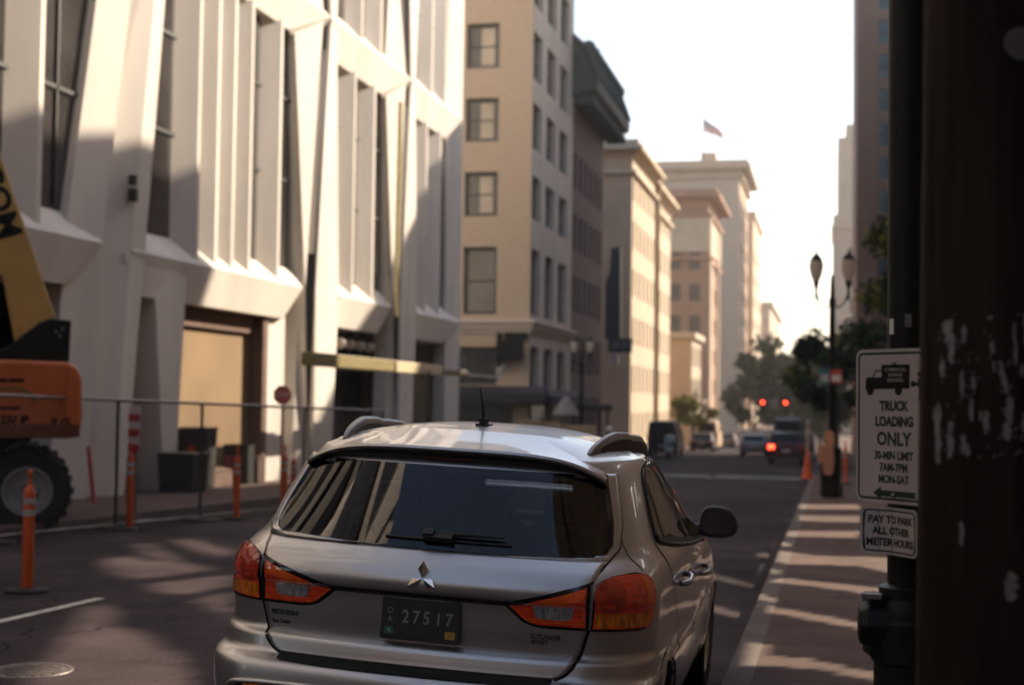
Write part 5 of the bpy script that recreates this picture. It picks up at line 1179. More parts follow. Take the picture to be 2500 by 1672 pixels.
def S(u, z, off=0.0):
    s = 1 if u >= 0 else -1
    def q(uu, zz):
        p, uu_ = outline(zz); a = abs(uu)
        return np.array([np.interp(a, uu_, p[:, 0])*(1 if uu >= 0 else -1), np.interp(a, uu_, p[:, 1]), zz])
    c = q(u, z)
    if off:
        e = .006; du = q(u+e, z)-q(u-e, z); dz = q(u, min(1.489, z+e))-q(u, max(.221, z-e)); n = np.cross(du, dz); n /= np.linalg.norm(n)+1e-9
        c = c+n*off
    return Vector(c)
def uX(x, z): p, u = outline(z); k = 54; return float(np.interp(abs(x), p[:k, 0], u[:k]))*(1 if x >= 0 else -1)
def uY(y, z, s=1): p, u = outline(z); k = 24; return s*float(np.interp(y, p[k:, 1], u[k:]))
def roofz(x, y):
    yc = 1.34; p, u = outline(1.488); a = math.atan2(y-yc, abs(x)); ang = np.arctan2(p[:, 1]-yc, p[:, 0]); r = np.hypot(p[:, 0], p[:, 1]-yc)
    rm = np.interp(a, ang, r); s = min(1, math.hypot(x, y-yc)/rm); return 1.488+.117*(1-s**2.7)
# --- shell
ZL = sorted(set([.22, .26, .30, .35, .40, .45, .5, .55, .6, .62, .635, .645, .655, .662, .668, .675, .682, .70, .72, .735, .745, .753, .762, .78, .80, .83, .86, .89, .92, .945, .952, .958, .963, .968, .975, .985, 1.0, 1.02, 1.04, 1.055, 1.07, 1.085, 1.10, 1.115, 1.13, 1.15, 1.17, 1.2, 1.23, 1.26, 1.3, 1.33, 1.36, 1.4, 1.425, 1.45, 1.47, 1.488]))
def gx(z): return float(np.interp(z, [1.118, 1.122, 1.13, 1.145, 1.17, 1.25, 1.425], [.30, .60, .660, .692, .704, .692, .636]))
SWb = lambda z: float(np.interp(z, [1.0, 1.06, 1.11, 1.155, 1.19, 1.25, 1.35, 1.42, 1.455, 1.476], [2.75, 1.9, 1.25, .90, .845, .85, .915, 1.0, 1.12, 1.50]))
SWf = lambda z: float(np.interp(z, [1.0, 1.04, 1.1, 1.3, 1.476], [2.85, 3.02, 2.93, 2.50, 1.98]))
def is_open(u, z):
    p, uu = outline(z); x = np.interp(abs(u), uu, p[:, 0]); y = np.interp(abs(u), uu, p[:, 1])
    if y < .75 and 1.15 < z < 1.42 and x < gx(z)-.02 and abs(u) < 1.0: return True
    if abs(u) > .9 and 1.05 < z < 1.455 and max(SWb(z), SWb(max(1.0, z-.04)))+.045 < y < SWf(z)-.05: return True
    if z > 1.04 and y > np.interp(z, [1.0, 1.488], [3.12, 2.12]) and x < np.interp(z, [1.0, 1.488], [.66, .5]): return True
    if abs(u) > .8 and z < .70:
        for wy in (.80, 3.47):
            if math.hypot(y-wy, z-.335) < .345: return True
    return False
mb = MB(); idx = {}
NP = len(outline(.5)[0]); ring_n = 2*NP-2
for zi, z in enumerate(ZL):
    p, u = outline(z)
    for i in range(NP): idx[(zi, i, 1)] = len(mb.v); mb.v.append((p[i, 0], p[i, 1], z))
    for i in range(1, NP-1): idx[(zi, i, -1)] = len(mb.v); mb.v.append((-p[i, 0], p[i, 1], z))
    idx[(zi, 0, -1)] = idx[(zi, 0, 1)]; idx[(zi, NP-1, -1)] = idx[(zi, NP-1, 1)]
for zi in range(len(ZL)-1):
    zm = (ZL[zi]+ZL[zi+1])/2; u = outline(zm)[1]
    for i in range(NP-1):
        um = (u[i]+u[i+1])/2
        if is_open(um, zm): continue
        for s in (1, -1):
            f = (idx[(zi, i, s)], idx[(zi, i+1, s)], idx[(zi+1, i+1, s)], idx[(zi+1, i, s)])
            mb.f.append(f if s > 0 else tuple(reversed(f))); mb.m.append(0)
# roof: rings shrinking to the crown
top = len(ZL)-1; SR = [.985, .965, .94, .9, .84, .76, .66, .54, .4, .25, .1]
prev = {(i, s): idx[(top, i, s)] for i in range(NP) for s in (1, -1)}
p = outline(1.488)[0]
for sc__ in SR:
    cur = {}
    for i in range(NP):
        for s in (1, -1):
            if s < 0 and i in (0, NP-1): cur[(i, s)] = cur[(i, 1)]; continue
            x, y = p[i, 0]*sc__*s, 1.34+(p[i, 1]-1.34)*sc__; cur[(i, s)] = len(mb.v); mb.v.append((x, y, 1.488+.117*(1-sc__**2.7)))
    for i in range(NP-1):
        for s in (1, -1):
            f = (prev[(i, s)], prev[(i+1, s)], cur[(i+1, s)], cur[(i, s)]); mb.f.append(f if s > 0 else tuple(reversed(f))); mb.m.append(0)
    prev = cur
c = len(mb.v); mb.v.append((0, 1.34, 1.605))
for i in range(NP-1):
    for s in (1, -1): mb.f.append((prev[(i, s)], prev[(i+1, s)], c)); mb.m.append(0)
body = mb.build('body', [m_silver, m_inner], car, smooth=True, weld=True)
so = body.modifiers.new('skin', 'SOLIDIFY'); so.thickness = .015; so.offset = -1; so.material_offset = 1; so.use_rim = True

# --- patches laid on the shell: rows of z, each with a u interval
def patch(fl, fr, z0, z1, off, nz=24, nu=24, ease=True, mb=None, m=0):
    mb = mb or MB(); mb.keep = True; rows = []
    for i in range(nz+1):
        t = i/nz; t = (1-math.cos(math.pi*t))/2 if ease else t
        z = z0+(z1-z0)*t; a, b = fl(z), fr(z); rows.append([S(a+(b-a)*j/nu, z, off) for j in range(nu+1)])
    mb.grid(rows, m); return mb
def solid(ob, th=.004):
    m = ob.modifiers.new('t', 'SOLIDIFY'); m.thickness = th; m.offset = -1; return ob
def ribbon(pts, w, off, mb=None):           # thin dark shut line along (u, z) points
    mb = mb or MB(); P = [S(u, z, off) for u, z in pts]; A = []; B = []
    for i in range(len(P)):
        (u0, z0), (u1, z1) = pts[max(0, i-1)], pts[min(len(pts)-1, i+1)]; d = math.hypot(u1-u0, z1-z0) or 1; nu, nz = -(z1-z0)/d*w/2, (u1-u0)/d*w/2
        u, z = pts[i]; A.append(S(u+nu, z+nz, off)); B.append(S(u-nu, z-nz, off))
    mb.grid([A, B]); return mb
def dens(pts, n=10):
    out = []
    for (a, b), (c, d) in zip(pts[:-1], pts[1:]):
        for i in range(n): t = i/n; out.append((a+(c-a)*t, b+(d-b)*t))
    return out+[pts[-1]]
def rnd(pts, it=2):                        # corner cutting
    for _ in range(it):
        o = [pts[0]]
        for (a, b), (c, d) in zip(pts[:-1], pts[1:]): o += [(a*.75+c*.25, b*.75+d*.25), (a*.25+c*.75, b*.25+d*.75)]
        pts = o+[pts[-1]]
    return pts
# tailgate with its shut line
gw = lambda z: float(np.interp(z, [.678, .684, .70, .725, .76, .87, 1.045, 1.10, 1.16, 1.25, 1.43], [.50, .545, .580, .605, .625, .655, .670, .690, .730, .722, .668]))
mb = MB()
patch(lambda z: uX(-gw(z), z), lambda z: uX(gw(z), z), .682, 1.117, .006, 60, 60, False, mb)
for s in (1, -1):
    patch(lambda z: uX(s*(gx(z)-.015), z), lambda z: uX(s*gw(z), z), 1.117, 1.44, .006, 24, 4, False, mb)
tg = solid(mb.build('tailgate', m_silver, car, smooth=True, auto=50), .008)
mb = MB(); edge = [(uX(s_*gw(z), z), z) for s_ in (1,) for z in np.linspace(.684, .872, 30)]
for s in (1, -1):
    ribbon([(s*(u+.007), z) for u, z in edge], .014, .002, mb)
    ribbon([(s*(uX(gw(z), z)+.004), z) for z in np.linspace(1.085, 1.44, 24)], .008, .002, mb)
ribbon([(uX(x, .672), .672+.004*(abs(x)/.5)**4) for x in np.linspace(-.545, .545, 50)], .022, .004, mb)
mb.build('shut_line', m_seam, tg)
# dark strip painted as the shade under the crease
mb = MB(); patch(lambda z: uX(-.35, z), lambda z: uX(.35, z), .944, .9655, .0085, 4, 40, False, mb); mb.build('crease_shade', m_plast, tg)
# rear window: its own smooth curvature
def _gfit(z):
    x1, x2 = .40, gx(z)-.01; y0 = S(0, z).y; a1, a2 = S(uX(x1, z), z).y-y0, S(uX(x2, z), z).y-y0
    b = (a2/x2**2-a1/x1**2)/(x2**2-x1**2); return y0, a1/x1**2-b*x1**2, b
_g0, _g1 = _gfit(1.18), _gfit(1.41)
def G(x, z, off):
    t = (z-1.18)/.23; y0, a, b = [p+(q-p)*t for p, q in zip(_g0, _g1)]
    dx = 2*a*x+4*b*x**3; dz = (_g1[0]-_g0[0])/.23; n = Vector((dx, -1, dz)).normalized(); return Vector((x, y0+a*x*x+b*x**4, z))+n*off
def gpatch(fl, fr, z0, z1, off, nz, nu, ease=True, mb=None):
    mb = mb or MB(); mb.keep = True; rows = []
    for i in range(nz+1):
        t = i/nz; t = (1-math.cos(math.pi*t))/2 if ease else t
        z = z0+(z1-z0)*t; a, b = fl(z), fr(z); rows.append([G(a+(b-a)*j/nu, z, off) for j in range(nu+1)])
    mb.grid(rows); return mb
mb = gpatch(lambda z: -gx(z), gx, 1.118, 1.432, .013, 44, 60)
rw = solid(mb.build('rear_window', m_cglass, car, smooth=True), .003)
mb = MB()
gpatch(lambda z: gx(z)-.055, gx, 1.150, 1.432, .0095, 30, 5, False, mb); gpatch(lambda z: -gx(z), lambda z: -gx(z)+.055, 1.150, 1.432, .0095, 30, 5, False, mb)
gpatch(lambda z: -gx(z), gx, 1.118, 1.165, .0095, 10, 50, True, mb); gpatch(lambda z: -gx(z), gx, 1.405, 1.434, .0095, 4, 50, False, mb)
mb.build('window_surround', m_frit, rw, smooth=True)
# wiper
mb = MB()
c = S(uX(.04, 1.155), 1.155, .03); mb.obox(c, (.12, .026, .032), Matrix.Rotation(R(-50), 3, 'X')); mb.obox(S(uX(.0, 1.165), 1.165, .035), (.045, .03, .035), Matrix.Rotation(R(-50), 3, 'X'))
mb.tube([S(uX(x, 1.16+.006), 1.160+.01*math.sin((x+.3)*3), .032) for x in np.linspace(.02, .30, 8)], .012, 8, 0, [.011, .011, .010, .009, .008, .007, .006, .004])
mb.tube([S(uX(x, 1.15), 1.150-.012*(x+.1)**2, .018) for x in np.linspace(-.18, .33, 14)], .006, 6); mb.build('wiper', m_plast, car, bevel=.004)
# spoiler: painted top, black underside
def lip(x): t = abs(x)/.64; return .455+.10*t**2.6, 1.517-.008*t**2-.082*t**5
mb = MB(); md = MB(); rt_, rd_ = [], []
for x in np.linspace(-.645, .645, 49):
    ly_, lz = lip(x); t = abs(x)/.645; rows = []
    for k in range(9):
        q = k/8; y = .92-(.92-ly_)*q; xx = x*(1-.02*(1-q)); zr_ = max(roofz(xx, y)+.004, 0)
        ed = lz+(roofz(x*.98, .92)+.004-lz)*(1-q)**1.25
        rows.append((xx, y, ed if t > .0 else ed))
    rows += [(x, ly_-.006, lz-.010), (x, ly_-.002, lz-.022)]
    rt_.append(rows)
    rd_.append([(x, ly_-.002, lz-.021), (x, ly_+.006, lz-.036+.012*t**4), (x*.985, ly_+.04, lz-.055+.03*t**4), (x*.975, ly_+.10, lz-.064+.035*t**4), (x*.97, ly_+.20, lz-.040)])
mb.grid(rt_); sp_ = solid(mb.build('spoiler', m_silver, car, smooth=True, auto=45), .004)
md.grid(rd_); md.build('spoiler_underside', m_plast, sp_, smooth=True)
mb = MB(); mb.box(-.10, .10, .475, .50, 1.466, 1.478); mb.build('brake_lamp', M('dull_red_lens', (.10, .012, .01), .3), sp_)
# lamps
m_lred = M('lamp_red', (.86, .060, .016), .10, var=.35, scale=26, coat=1.0, stretch=(1, 1, 4))
m_lred2 = M('lamp_red_dark', (.46, .035, .012), .08, var=.3, scale=18, coat=1.0)
m_lbrt = M('lamp_red_bright', (.95, .13, .016), .12, var=.15, scale=30, coat=1.0)
m_lamb = M('lamp_amber', (.70, .17, .010), .12, var=.55, scale=55, coat=1.0, stretch=(1, 1, .3))
m_lclr = M('lamp_clear', (.40, .40, .41), .12, .4, var=.6, scale=40, coat=1.0, stretch=(2.5, 2.5, .4))
IL = lambda z: float(np.interp(z, [.868, .874, .885, .91, .935, .952, .962, .972, 1.0, 1.03, 1.050], [.490, .445, .412, .380, .352, .332, .330, .385, .50, .61, .665]))
IR = lambda z: .648
for s in (1, -1):
    nm = 'tail_lamp'
    def X_(x, z): return uX(s*x, z)
    mk = lambda fl, fr: ((lambda z: X_(fl(z), z)), (lambda z: X_(fr(z), z))) if s > 0 else ((lambda z: X_(fr(z), z)), (lambda z: X_(fl(z), z)))
    a, b = mk(IL, lambda z: .662); mb = patch(a, b, .868, 1.050, .009, 40, 20); lo_ = solid(mb.build(nm, m_frit, car, smooth=True), .01)
    # red lens inside the black border
    IL2 = lambda z: max(IL(min(z+.014, 1.05)), IL(max(.868, z-.010)), IL(z)+.016)+.006
    a, b = mk(IL2, IR); mb = patch(a, b, .880, 1.030, .012, 30, 18); mb.build('red_lens', m_lred, lo_, smooth=True)
    mb = MB()
    for w0, w1, dz0, dz1 in ((.890, .8955, 0, 0), (.9, .9035, 0, 0)):
        a, b = mk(lambda z: IL2(z)+.012, lambda z: .638); patch(a, b, w0, w1, .0135, 2, 14, False, mb)
    a, b = mk(lambda z: IL2(z)+.004, lambda z: IL2(z)+.012); patch(a, b, .893, .955, .0135, 14, 2, False, mb)
    a, b = mk(lambda z: np.interp(z, [.960, 1.012], [.43, .60]), lambda z: np.interp(z, [.960, .985, 1.012], [.52, .64, .645])); patch(a, b, .962, 1.010, .0132, 8, 10, False, mb)
    mb.build('bright_strip', m_lbrt, lo_, smooth=True)
    a, b = mk(lambda z: np.interp(z, [.908, .915, .957], [.480, .468, .452]), lambda z: np.interp(z, [.908, .918, .957], [.572, .590, .598])); mb = patch(a, b, .908, .957, .0150, 12, 12); mb.build('reverse_lens', m_lclr, lo_, smooth=True)
    mb = MB(); a, b = mk(lambda z: np.interp(z, [.903, .912, .962], [.470, .460, .444]), lambda z: np.interp(z, [.903, .914, .962], [.580, .598, .606])); patch(a, b, .9035, .9615, .0138, 10, 10, True, mb); mb.build('reverse_bezel', M('lamp_bezel', (.42, .40, .39), .3, .6) if 'lamp_bezel' not in bpy.data.materials else bpy.data.materials['lamp_bezel'], lo_, smooth=True)
    # outer lamp wraps the corner
    OL = lambda z: float(np.interp(z, [.868, 1.045, 1.060, 1.070, 1.078], [.668, .680, .705, .735, .79]))
    OR = lambda z: uY(float(np.interp(z, [.868, .875, .90, 1.0, 1.05, 1.066, 1.078], [.33, .385, .415, .44, .445, .43, .38])), z, 1)
    mo = lambda fl, fr: (fl, fr) if s > 0 else ((lambda z: -fr(z)), (lambda z: -fl(z)))
    a, b = mo(lambda z: uX(OL(z), z), OR); mb = patch(a, b, .868, 1.078, .009, 40, 24); lo2 = solid(mb.build(nm, m_frit, car, smooth=True), .01)
    a, b = mo(lambda z: uX(OL(max(.868, min(1.078, z+.004))), z)+.006, lambda z: OR(z)-.010); mb = patch(a, b, .878, 1.071, .0125, 36, 24); mb.build('red_lens', m_lred, lo2, smooth=True)
    a, b = mo(lambda z: uX(OL(z), z)+.012, lambda z: OR(z)-.016); mb = patch(a, b, .884, .938, .0145, 14, 24); mb.build('amber_lens', m_lamb, lo2, smooth=True)
    # round bowl inside the lens
    cu, cz_ = uX(.735, 1.0), 1.0; mb = MB(); rows = []
    for rr_ in (.0, .02, .045, .063):
        rows.append([S(s*(cu+rr_*1.05*math.cos(q)), cz_+rr_*math.sin(q), .0152-.0015*(rr_/.05)**2) for q in [2*math.pi*i/28 for i in range(29)]])
    mb.grid(rows); mb.build('lamp_bowl', m_lred2, lo2, smooth=True)
    mb = MB(); a, b = mo(lambda z: OR(z)-.085, lambda z: OR(z)-.035); patch(a, b, .945, 1.06, .0142, 12, 6, True, mb); a, b = mo(lambda z: OR(z)-.055, lambda z: OR(z)-.022); patch(a, b, .89, .95, .0152, 8, 4, True, mb); mb.build('bright_strip', m_lbrt, lo2, smooth=True)
# plate
pt = M('plate_dark', (.012, .013, .02), .4, var=.2, scale=30); pf_ = M('plate_frame', (.02, .018, .014), .5)
pc = Vector((.016, .132, .861)); TI = R(6); xd_, zd_ = Vector((1, 0, 0)), Vector((0, math.sin(TI), math.cos(TI))); nd_ = Vector((0, -math.cos(TI), math.sin(TI)))
pm = lambda u, v, d: pc+xd_*u+zd_*v+nd_*d
npl = None
mb = MB(); mb.prism([pm(u, v, -.004) for u, v in rrect(.318, .166, .012)], nd_*.008); npl = mb.build('number_plate', pf_, car, bevel=.002)
mb = MB(); mb.prism([pm(u, v, .0045) for u, v in rrect(.302, .150, .008)], nd_*.0012); mb.build('plate_face', pt, npl)
m_pnum = M('plate_lettering', (.20, .20, .205), .5)
F_ = lambda u, v: frame_mtx(pm(u, v, .0062), xd_, zd_)
for i, ch in enumerate('27517'): text(ch, .070, 'lettering', m_pnum, npl, F_(-.060+i*.042+(.006 if i > 2 else 0), .006), .80, .0010, bold=.0012)
text('O', .034, 'lettering', m_pnum, npl, F_(-.122, .026), .95, .0006); text('A', .034, 'lettering', m_pnum, npl, F_(-.122, -.006), .95, .0006)
text('Cultural Trust', .016, 'lettering', M('plate_small', (.06, .06, .065), .6), npl, F_(-.01, -.052), 1.0, .0004)
mb = MB(); mb.prism([pm(u-.124, v-.048, .006) for u, v in rrect(.036, .026, .002, 2)], nd_*.0006); g_ = mb.build('month_sticker', M('green_sticker', (.015, .13, .06), .5), npl)
text('4', .026, 'lettering', M('sticker_number', (.32, .36, .33), .5), g_, F_(-.124, -.048)@Matrix.Translation((0, 0, .0008)), 1, .0003)
mb = MB(); mb.prism([pm(u+.122, v-.050, .006) for u, v in rrect(.040, .028, .002, 2)], nd_*.0006); g_ = mb.build('year_sticker', M('yellow_sticker', (.42, .25, .03), .5), npl)
text('24', .018, 'lettering', M('sticker_ink', (.10, .05, .02), .6), g_, F_(.122, -.052)@Matrix.Translation((0, 0, .0008)), 1, .0003)
# emblem of three diamonds
mb = MB(); ec = S(.018, 1.016, .011)+Vector((0, 0, .004)); k = .0355
for an in (90, 210, 330):
    d = Vector((math.cos(R(an)), 0, math.sin(R(an)))); n = Vector((-d.z, 0, d.x)); tilt = lambda v: ec+v+Vector((0, -.18*0+.10*v.z, 0))
    a_, b_, c_, d_ = d*.0012, d*k+n*k*.56, d*2*k*.98, d*k-n*k*.56
    up_ = Vector((0, -.006, 0)); r0, r1 = d*.010+up_, d*(2*k-.010)+up_
    V = [tilt(v) for v in (a_, b_, c_, d_)]+[tilt(v) for v in (r0, r1)]
    mb.add(V, [(0, 1, 5, 4), (1, 2, 5), (2, 3, 5), (3, 0, 4, 5), (0, 3, 2, 1)])
mb.build('emblem', m_chrome, car)
# badges
m_badge = M('badge_metal', (.10, .09, .085), .35, .8); m_badge2 = M('badge_dark', (.03, .027, .026), .5)
def badge(s, x, z, size, mt, xs=1.0):
    c = S(uX(x, z), z, .0065); c2 = S(uX(x+.02, z), z, .0065); c3 = S(uX(x, z+.02), z+.02, .0065)
    text(s, size, 'badge', mt, car, frame_mtx(c, c2-c, c3-c), xs, .0015, bold=.0006)
badge('MITSUBISHI', -.560, .832, .0275, m_badge, .86); badge('Ron Tonkin', -.575, .795, .022, m_badge2, .78)
badge('OUTLANDER', .500, .833, .0255, m_badge2, .78); badge('SPORT', .478, .812, .022, m_badge2, .95)
# bumper lower insert, ridge and reflectors
mb = MB(); patch(lambda z: uX(-.70, z), lambda z: uX(.70, z), .30, .575, .004, 14, 40, True, mb); solid(mb.build('lower_bumper', m_plast, car, smooth=True), .01)
mb = MB(); mb.tube([S(uX(x, z), z, .006) for x, z in rnd([(-.78, .40), (-.745, .56), (-.66, .582), (-.3, .588), (0, .588), (.3, .588), (.66, .582), (.745, .56), (.78, .40)], 3)], .011, 8); mb.build('bumper_ridge', m_silver, car, smooth=True)
for s in (1, -1):
    mb = MB(); a, b = sorted((.50*s, .66*s)); patch(lambda z: uX(a, z), lambda z: uX(b, z), .535, .572, .010, 4, 10, True, mb); mb.build('reflector', m_lamb, car, smooth=True)
# sides: window bands, pillars, doors, handles, arches, mirrors, wheels
for s in (1, -1):
    ms = lambda fb, ff: ((lambda z: uY(fb(z), z, 1)), (lambda z: uY(ff(z), z, 1))) if s > 0 else ((lambda z: -uY(ff(z), z, 1)), (lambda z: -uY(fb(z), z, 1)))
    a, b = ms(SWb, SWf); mb = patch(a, b, 1.002, 1.474, .006, 40, 40, False); sw = solid(mb.build('side_window', m_cglass, car, smooth=True), .003)
    mb = MB(); cB = lambda z: 1.86+.03*(1.45-z)
    for fb, ff, z0, z1 in ((SWb, lambda z: min(SWb(z)+.05, SWf(z)), 1.005, 1.474), (lambda z: max(SWf(z)-.075, SWb(z)), SWf, 1.03, 1.474), (lambda z: cB(z)-.055, lambda z: cB(z)+.055, 1.075, 1.472), (lambda z: .99+.28*(1.45-z)*.35, lambda z: 1.03+.28*(1.45-z)*.35+.01, 1.16, 1.41), (SWb, SWf, 1.445, 1.476)):
        a, b = ms(fb, ff); patch(a, b, z0, z1, .0075, 20, 4, False, mb)
    a, b = ms(lambda z: SWb(z)-.0, lambda z: min(SWb(z)+.35, SWf(z))); patch(a, b, 1.002, 1.16, .0078, 24, 6, False, mb)
    mb.build('window_trim', m_plast, sw, smooth=True)
    mb = MB(); mb.tube([S(uY(y, z, s), z, .006) for y, z in rnd([(.84, 1.19), (.87, 1.158), (1.25, 1.108), (1.9, 1.057), (2.75, 1.0)], 2)], .010, 6); mb.build('belt_moulding', m_plast, sw, smooth=True)
    mb = MB()
    for pts in ([(1.92, 1.06), (1.94, .8), (1.93, .45)], [(2.98, 1.0), (3.02, .8), (2.96, .5), (2.9, .36)], [(.80, 1.16), (.98, .98), (1.24, .74), (1.30, .5)], [(1.30, .36), (2.9, .34)], [(2.05, 1.482), (1.5, 1.483), (1.15, 1.465), (.95, 1.42), (.83, 1.30), (.78, 1.2)]):
        ribbon([(uY(y, z, s), z) for y, z in dens(rnd(pts, 1), 6)], .008, .0018, mb)
    ribbon([(uY(.44+.14*(z-1.085)/.40, z, s), z) for z in np.linspace(1.085, 1.45, 20)], .004, .0015, mb)
    mb.build('shut_line', m_seam, car)
    for y, z in ((1.33, .955), (2.42, .872)):
        mb = MB(); P = [S(uY(y+d, z+.004*d, s), z+.012*math.sin(d*10), o) for d, o in ((-.10, .003), (-.085, .03), (-.04, .042), (.04, .042), (.085, .03), (.10, .003))]; mb.tube(P, .013, 8); mb.build('door_handle', m_silver, car, smooth=True)
    for wy in (.80, 3.47):
        mb = MB(); ar, br_, cr_ = [], [], []
        for i in range(33):
            q = math.pi*(-.10+1.20*i/32); y, z = wy+.352*math.cos(q), .335+.352*math.sin(q); y2, z2 = wy+.392*math.cos(q), .335+.392*math.sin(q)
            z, z2 = max(z, .23), max(z2, .23)
            ar.append(S(uY(y, z, s), z, -.04)); br_.append(S(uY(y, z, s), z, .010)); cr_.append(S(uY(y2, z2, s), z2, .003))
        mb.grid([ar, br_, cr_]); mb.build('wheel_arch', m_silver, car, smooth=True, auto=50)
        lift = .327+s*.036; c0 = Vector((s*.775, wy, lift))
        mb = MB(); mb.lathe([(.218, -.02), (.222, -.09), (.30, -.105), (.325, -.09), (.335, -.06), (.336, 0), (.335, .06), (.325, .09), (.30, .105), (.222, .09), (.218, .02)], 48, c0, 'x')
        wv = mb.build('wheel', m_rub, car, smooth=True, auto=40)
        mb = MB(); mb.lathe([(.02, s*.06), (.06, s*.07), (.07, s*.04), (.20, s*.03), (.218, s*.09), (.226, s*.09), (.226, -s*.08)], 40, c0, 'x')
        for i in range(5):
            q = 2*math.pi*i/5; mb.obox(c0+Vector((s*.062, .13*math.cos(q), .13*math.sin(q))), (.03, .17, .045), Matrix.Rotation(q, 3, 'X'))
        mb.build('rim', M('alloy_rim', (.40, .39, .38), .3, .9) if 'alloy_rim' not in bpy.data.materials else bpy.data.materials['alloy_rim'], wv, smooth=True, auto=40)
        mb = MB(); mb.box(min(c0.x-s*.25, c0.x+s*.04), max(c0.x-s*.25, c0.x+s*.04), wy-.36, wy+.36, .62, .70); mb.box(c0.x-s*.26-.01, c0.x-s*.26+.01, wy-.36, wy+.36, .2, .7); mb.build('wheel_well', m_seam, car)
    # roof rail
    yy = np.linspace(.72, 2.18, 40); mb = MB(); rows = []
    for i, y in enumerate(yy):
        t = i/39; h = .068*min(1, (math.sin(math.pi*t))**.62*1.2)+.003; x0 = s*(.515+.070*math.sin(math.pi*(.12+.76*t))+.05*t); wv_ = .010+.015*math.sin(math.pi*t)**.5
        zb_ = min(roofz(x0, y), 1.61)-.012
        rows.append([(x0-wv_*1.1, y, zb_), (x0-wv_, y, zb_+h*.9+.010), (x0-wv_*.5, y, zb_+h+.014), (x0+wv_*.5, y, zb_+h+.014), (x0+wv_, y, zb_+h*.85+.010), (x0+wv_*1.1, y, zb_)])
    mb.grid(rows); mb.poly(rows[0]); mb.poly(list(reversed(rows[-1]))); rl_ = mb.build('roof_rail', M('rail_metal', (.17, .16, .155), .36, .8) if 'rail_metal' not in bpy.data.materials else bpy.data.materials['rail_metal'], car, smooth=True, auto=60)
    mb = MB(); sd = []  # dark strips along both rail sides paint their shade
    for i, y in enumerate(yy[3:-3]):
        for_t = (i+3)/39; h = .068*min(1, (math.sin(math.pi*for_t))**.62*1.2); x0 = s*(.515+.070*math.sin(math.pi*(.12+.76*for_t))+.05*for_t); wv_ = .010+.015*math.sin(math.pi*for_t)**.5; zb_ = min(roofz(x0, y), 1.61)-.012
        for q in (1,): sd.append([(x0+q*wv_*1.16, y, zb_), (x0+q*wv_*1.1, y, zb_+h*.80)])
    mb.grid(sd); sd2 = [[(2*s*(.515+.070*math.sin(math.pi*(.12+.76*(i+3)/39))+.05*(i+3)/39)-p[0], p[1], p[2]) for p in r] for i, r in enumerate(sd)]; mb.grid(sd2); mb.build('rail_side_shade', m_plast, rl_, smooth=True)
    # mirror
    mb = MB(); cm = Vector((s*.935, 2.98, 1.085)); prof = [(-.105, -.075), (-.112, .0), (-.098, .06), (-.06, .085), (.02, .082), (.075, .055), (.108, -.02), (.100, -.068), (.05, -.098), (-.06, -.098)]
    prof = rnd(prof+[prof[0]], 2)[:-1]; lay = [(.00, .90), (.02, 1.0), (.07, .98), (.12, .78), (.15, .40)]
    rows = [[cm+Vector((s*u*k, d-.25*0+u*.18, v*k)) for u, v in prof+[prof[0]]] for d, k in lay]; mb.grid(rows); mb.poly(rows[-1][:-1]); mb.poly(list(reversed(rows[0][:-1])))
    mb.tube([(s*.80, 3.0, 1.02), (s*.86, 3.02, 1.035), (s*.90, 3.03, 1.04)], .04, 10)
    mr = mb.build('door_mirror', m_plast, car, smooth=True, auto=45)
    mb = MB(); pr = [cm+Vector((s*u*.80, -.003+u*.18, v*.80)) for u, v in prof]; mb.poly(pr); mb.build('mirror_glass', M('mirror_surface', (.20, .22, .22), .03, 1.0, var=.05) if 'mirror_surface' not in bpy.data.materials else bpy.data.materials['mirror_surface'], mr)
# roof seam and antenna
mb = MB()
for y0 in (.93,):
    A, B = [], []
    for x in np.linspace(-.56, .56, 40): z = roofz(x, y0)+.0045; A.append((x, y0, z)); B.append((x, y0+.005, roofz(x, y0+.005)+.0045))
    mb.grid([A, B])
mb.build('roof_seam', m_seam, car)
an = Vector((-.005, 1.06, roofz(0, 1.06)))
mb = MB(); mb.prism([an+Vector(v) for v in ((-.028, -.04, -.005), (.028, -.04, -.005), (.028, .07, -.005), (-.028, .07, -.005))], (0, 0, .012)); mb.prism([an+Vector(v) for v in ((-.014, -.03, .006), (.014, -.03, .006), (.012, .05, .006), (-.012, .05, .006))], (0, -.004, .026))
mb.tube([an+Vector((0, 0, .02)), an+Vector((-.004, -.008, .07)), an+Vector((-.018, -.03, .168))], .006, 8, 0, [.010, .0065, .0035]); mb.build('antenna', m_plast, car, smooth=True, auto=40, bevel=.003)
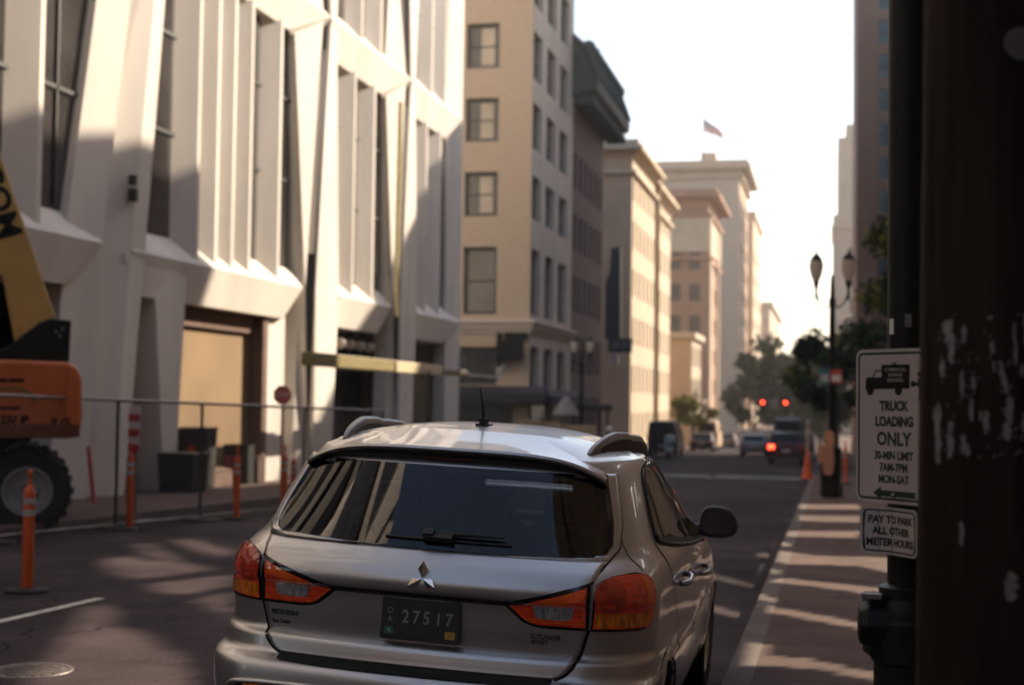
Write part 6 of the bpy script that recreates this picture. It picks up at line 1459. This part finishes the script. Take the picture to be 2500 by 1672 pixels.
# interior
m_seat = M('seat_fabric', (.20, .185, .19), .9)
mb = MB(); mb.box(-.72, .72, .5, 3.2, .45, .55); mb.box(-.70, .70, .45, .95, .55, .98); mb.build('cabin_floor', m_inner, car)
for x, y in ((-.42, 1.15), (.0, 1.15), (.42, 1.15), (-.36, 2.2), (.36, 2.2)):
    mb = MB(); mb.obox((x, y, .92), (.42 if y < 2 else .48, .14, .52), Matrix.Rotation(R(12), 3, 'X')); hs_ = mb.build('seat', m_seat, car, bevel=.05)
    mb = MB(); mb.obox((x, y-.07, 1.245), (.25, .09, .15), Matrix.Rotation(R(10), 3, 'X')); mb.build('headrest', m_seat, hs_, bevel=.035)
mb = MB(); mb.box(-.70, .70, 2.75, 3.25, .7, .98); mb.prism([(-.6, 2.8, .98), (-.2, 2.8, .98), (-.25, 2.95, 1.06), (-.55, 2.95, 1.06)], (0, .15, 0)); mb.build('dashboard', m_inner, car, bevel=.04)
mb = MB(); rr = Matrix.Rotation(R(-25), 3, 'X'); mb.tube([Vector((-.37, 2.62, 1.0))+rr @ Vector((.18*math.cos(q), 0, .18*math.sin(q))) for q in [2*math.pi*i/28 for i in range(29)]], .016, 8); mb.box(-.5, -.24, 2.62, 2.66, .97, 1.02); mb.build('steering_wheel', m_inner, car)
ws = glass('windscreen_glass', (.7, .72, .7), 1.5); mb = MB(); mb.grid([[(x*.66, 3.10-.12*x*x, 1.03) for x in np.linspace(-1, 1, 9)], [(x*.5, 2.13-.10*x*x, 1.48) for x in np.linspace(-1, 1, 9)]]); solid(mb.build('windscreen', ws, car, smooth=True), .004)
mb = MB(); mb.box(-.10, .10, 2.28, 2.31, 1.36, 1.41); mb.build('rear_view_mirror', m_plast, car, bevel=.01)

# ------------------------------------------------------------------ warm summer haze
mb = MB(); mb.box(-950, 950, -320, 2520, -12, 75); hz = mb.build('haze', None or bpy.data.materials.new('haze_air')); struct(hz, 'stuff')
hm = bpy.data.materials['haze_air']; hm.use_nodes = True; hn = hm.node_tree.nodes
for x in list(hn):
    if x.type == 'BSDF_PRINCIPLED': hn.remove(x)
pv = hn.new('ShaderNodeVolumePrincipled'); pv.inputs['Color'].default_value = (1.0, .95, .88, 1); pv.inputs['Density'].default_value = HAZE; pv.inputs['Anisotropy'].default_value = .45
hm.node_tree.links.new(pv.outputs[0], hn['Material Output'].inputs['Volume'])
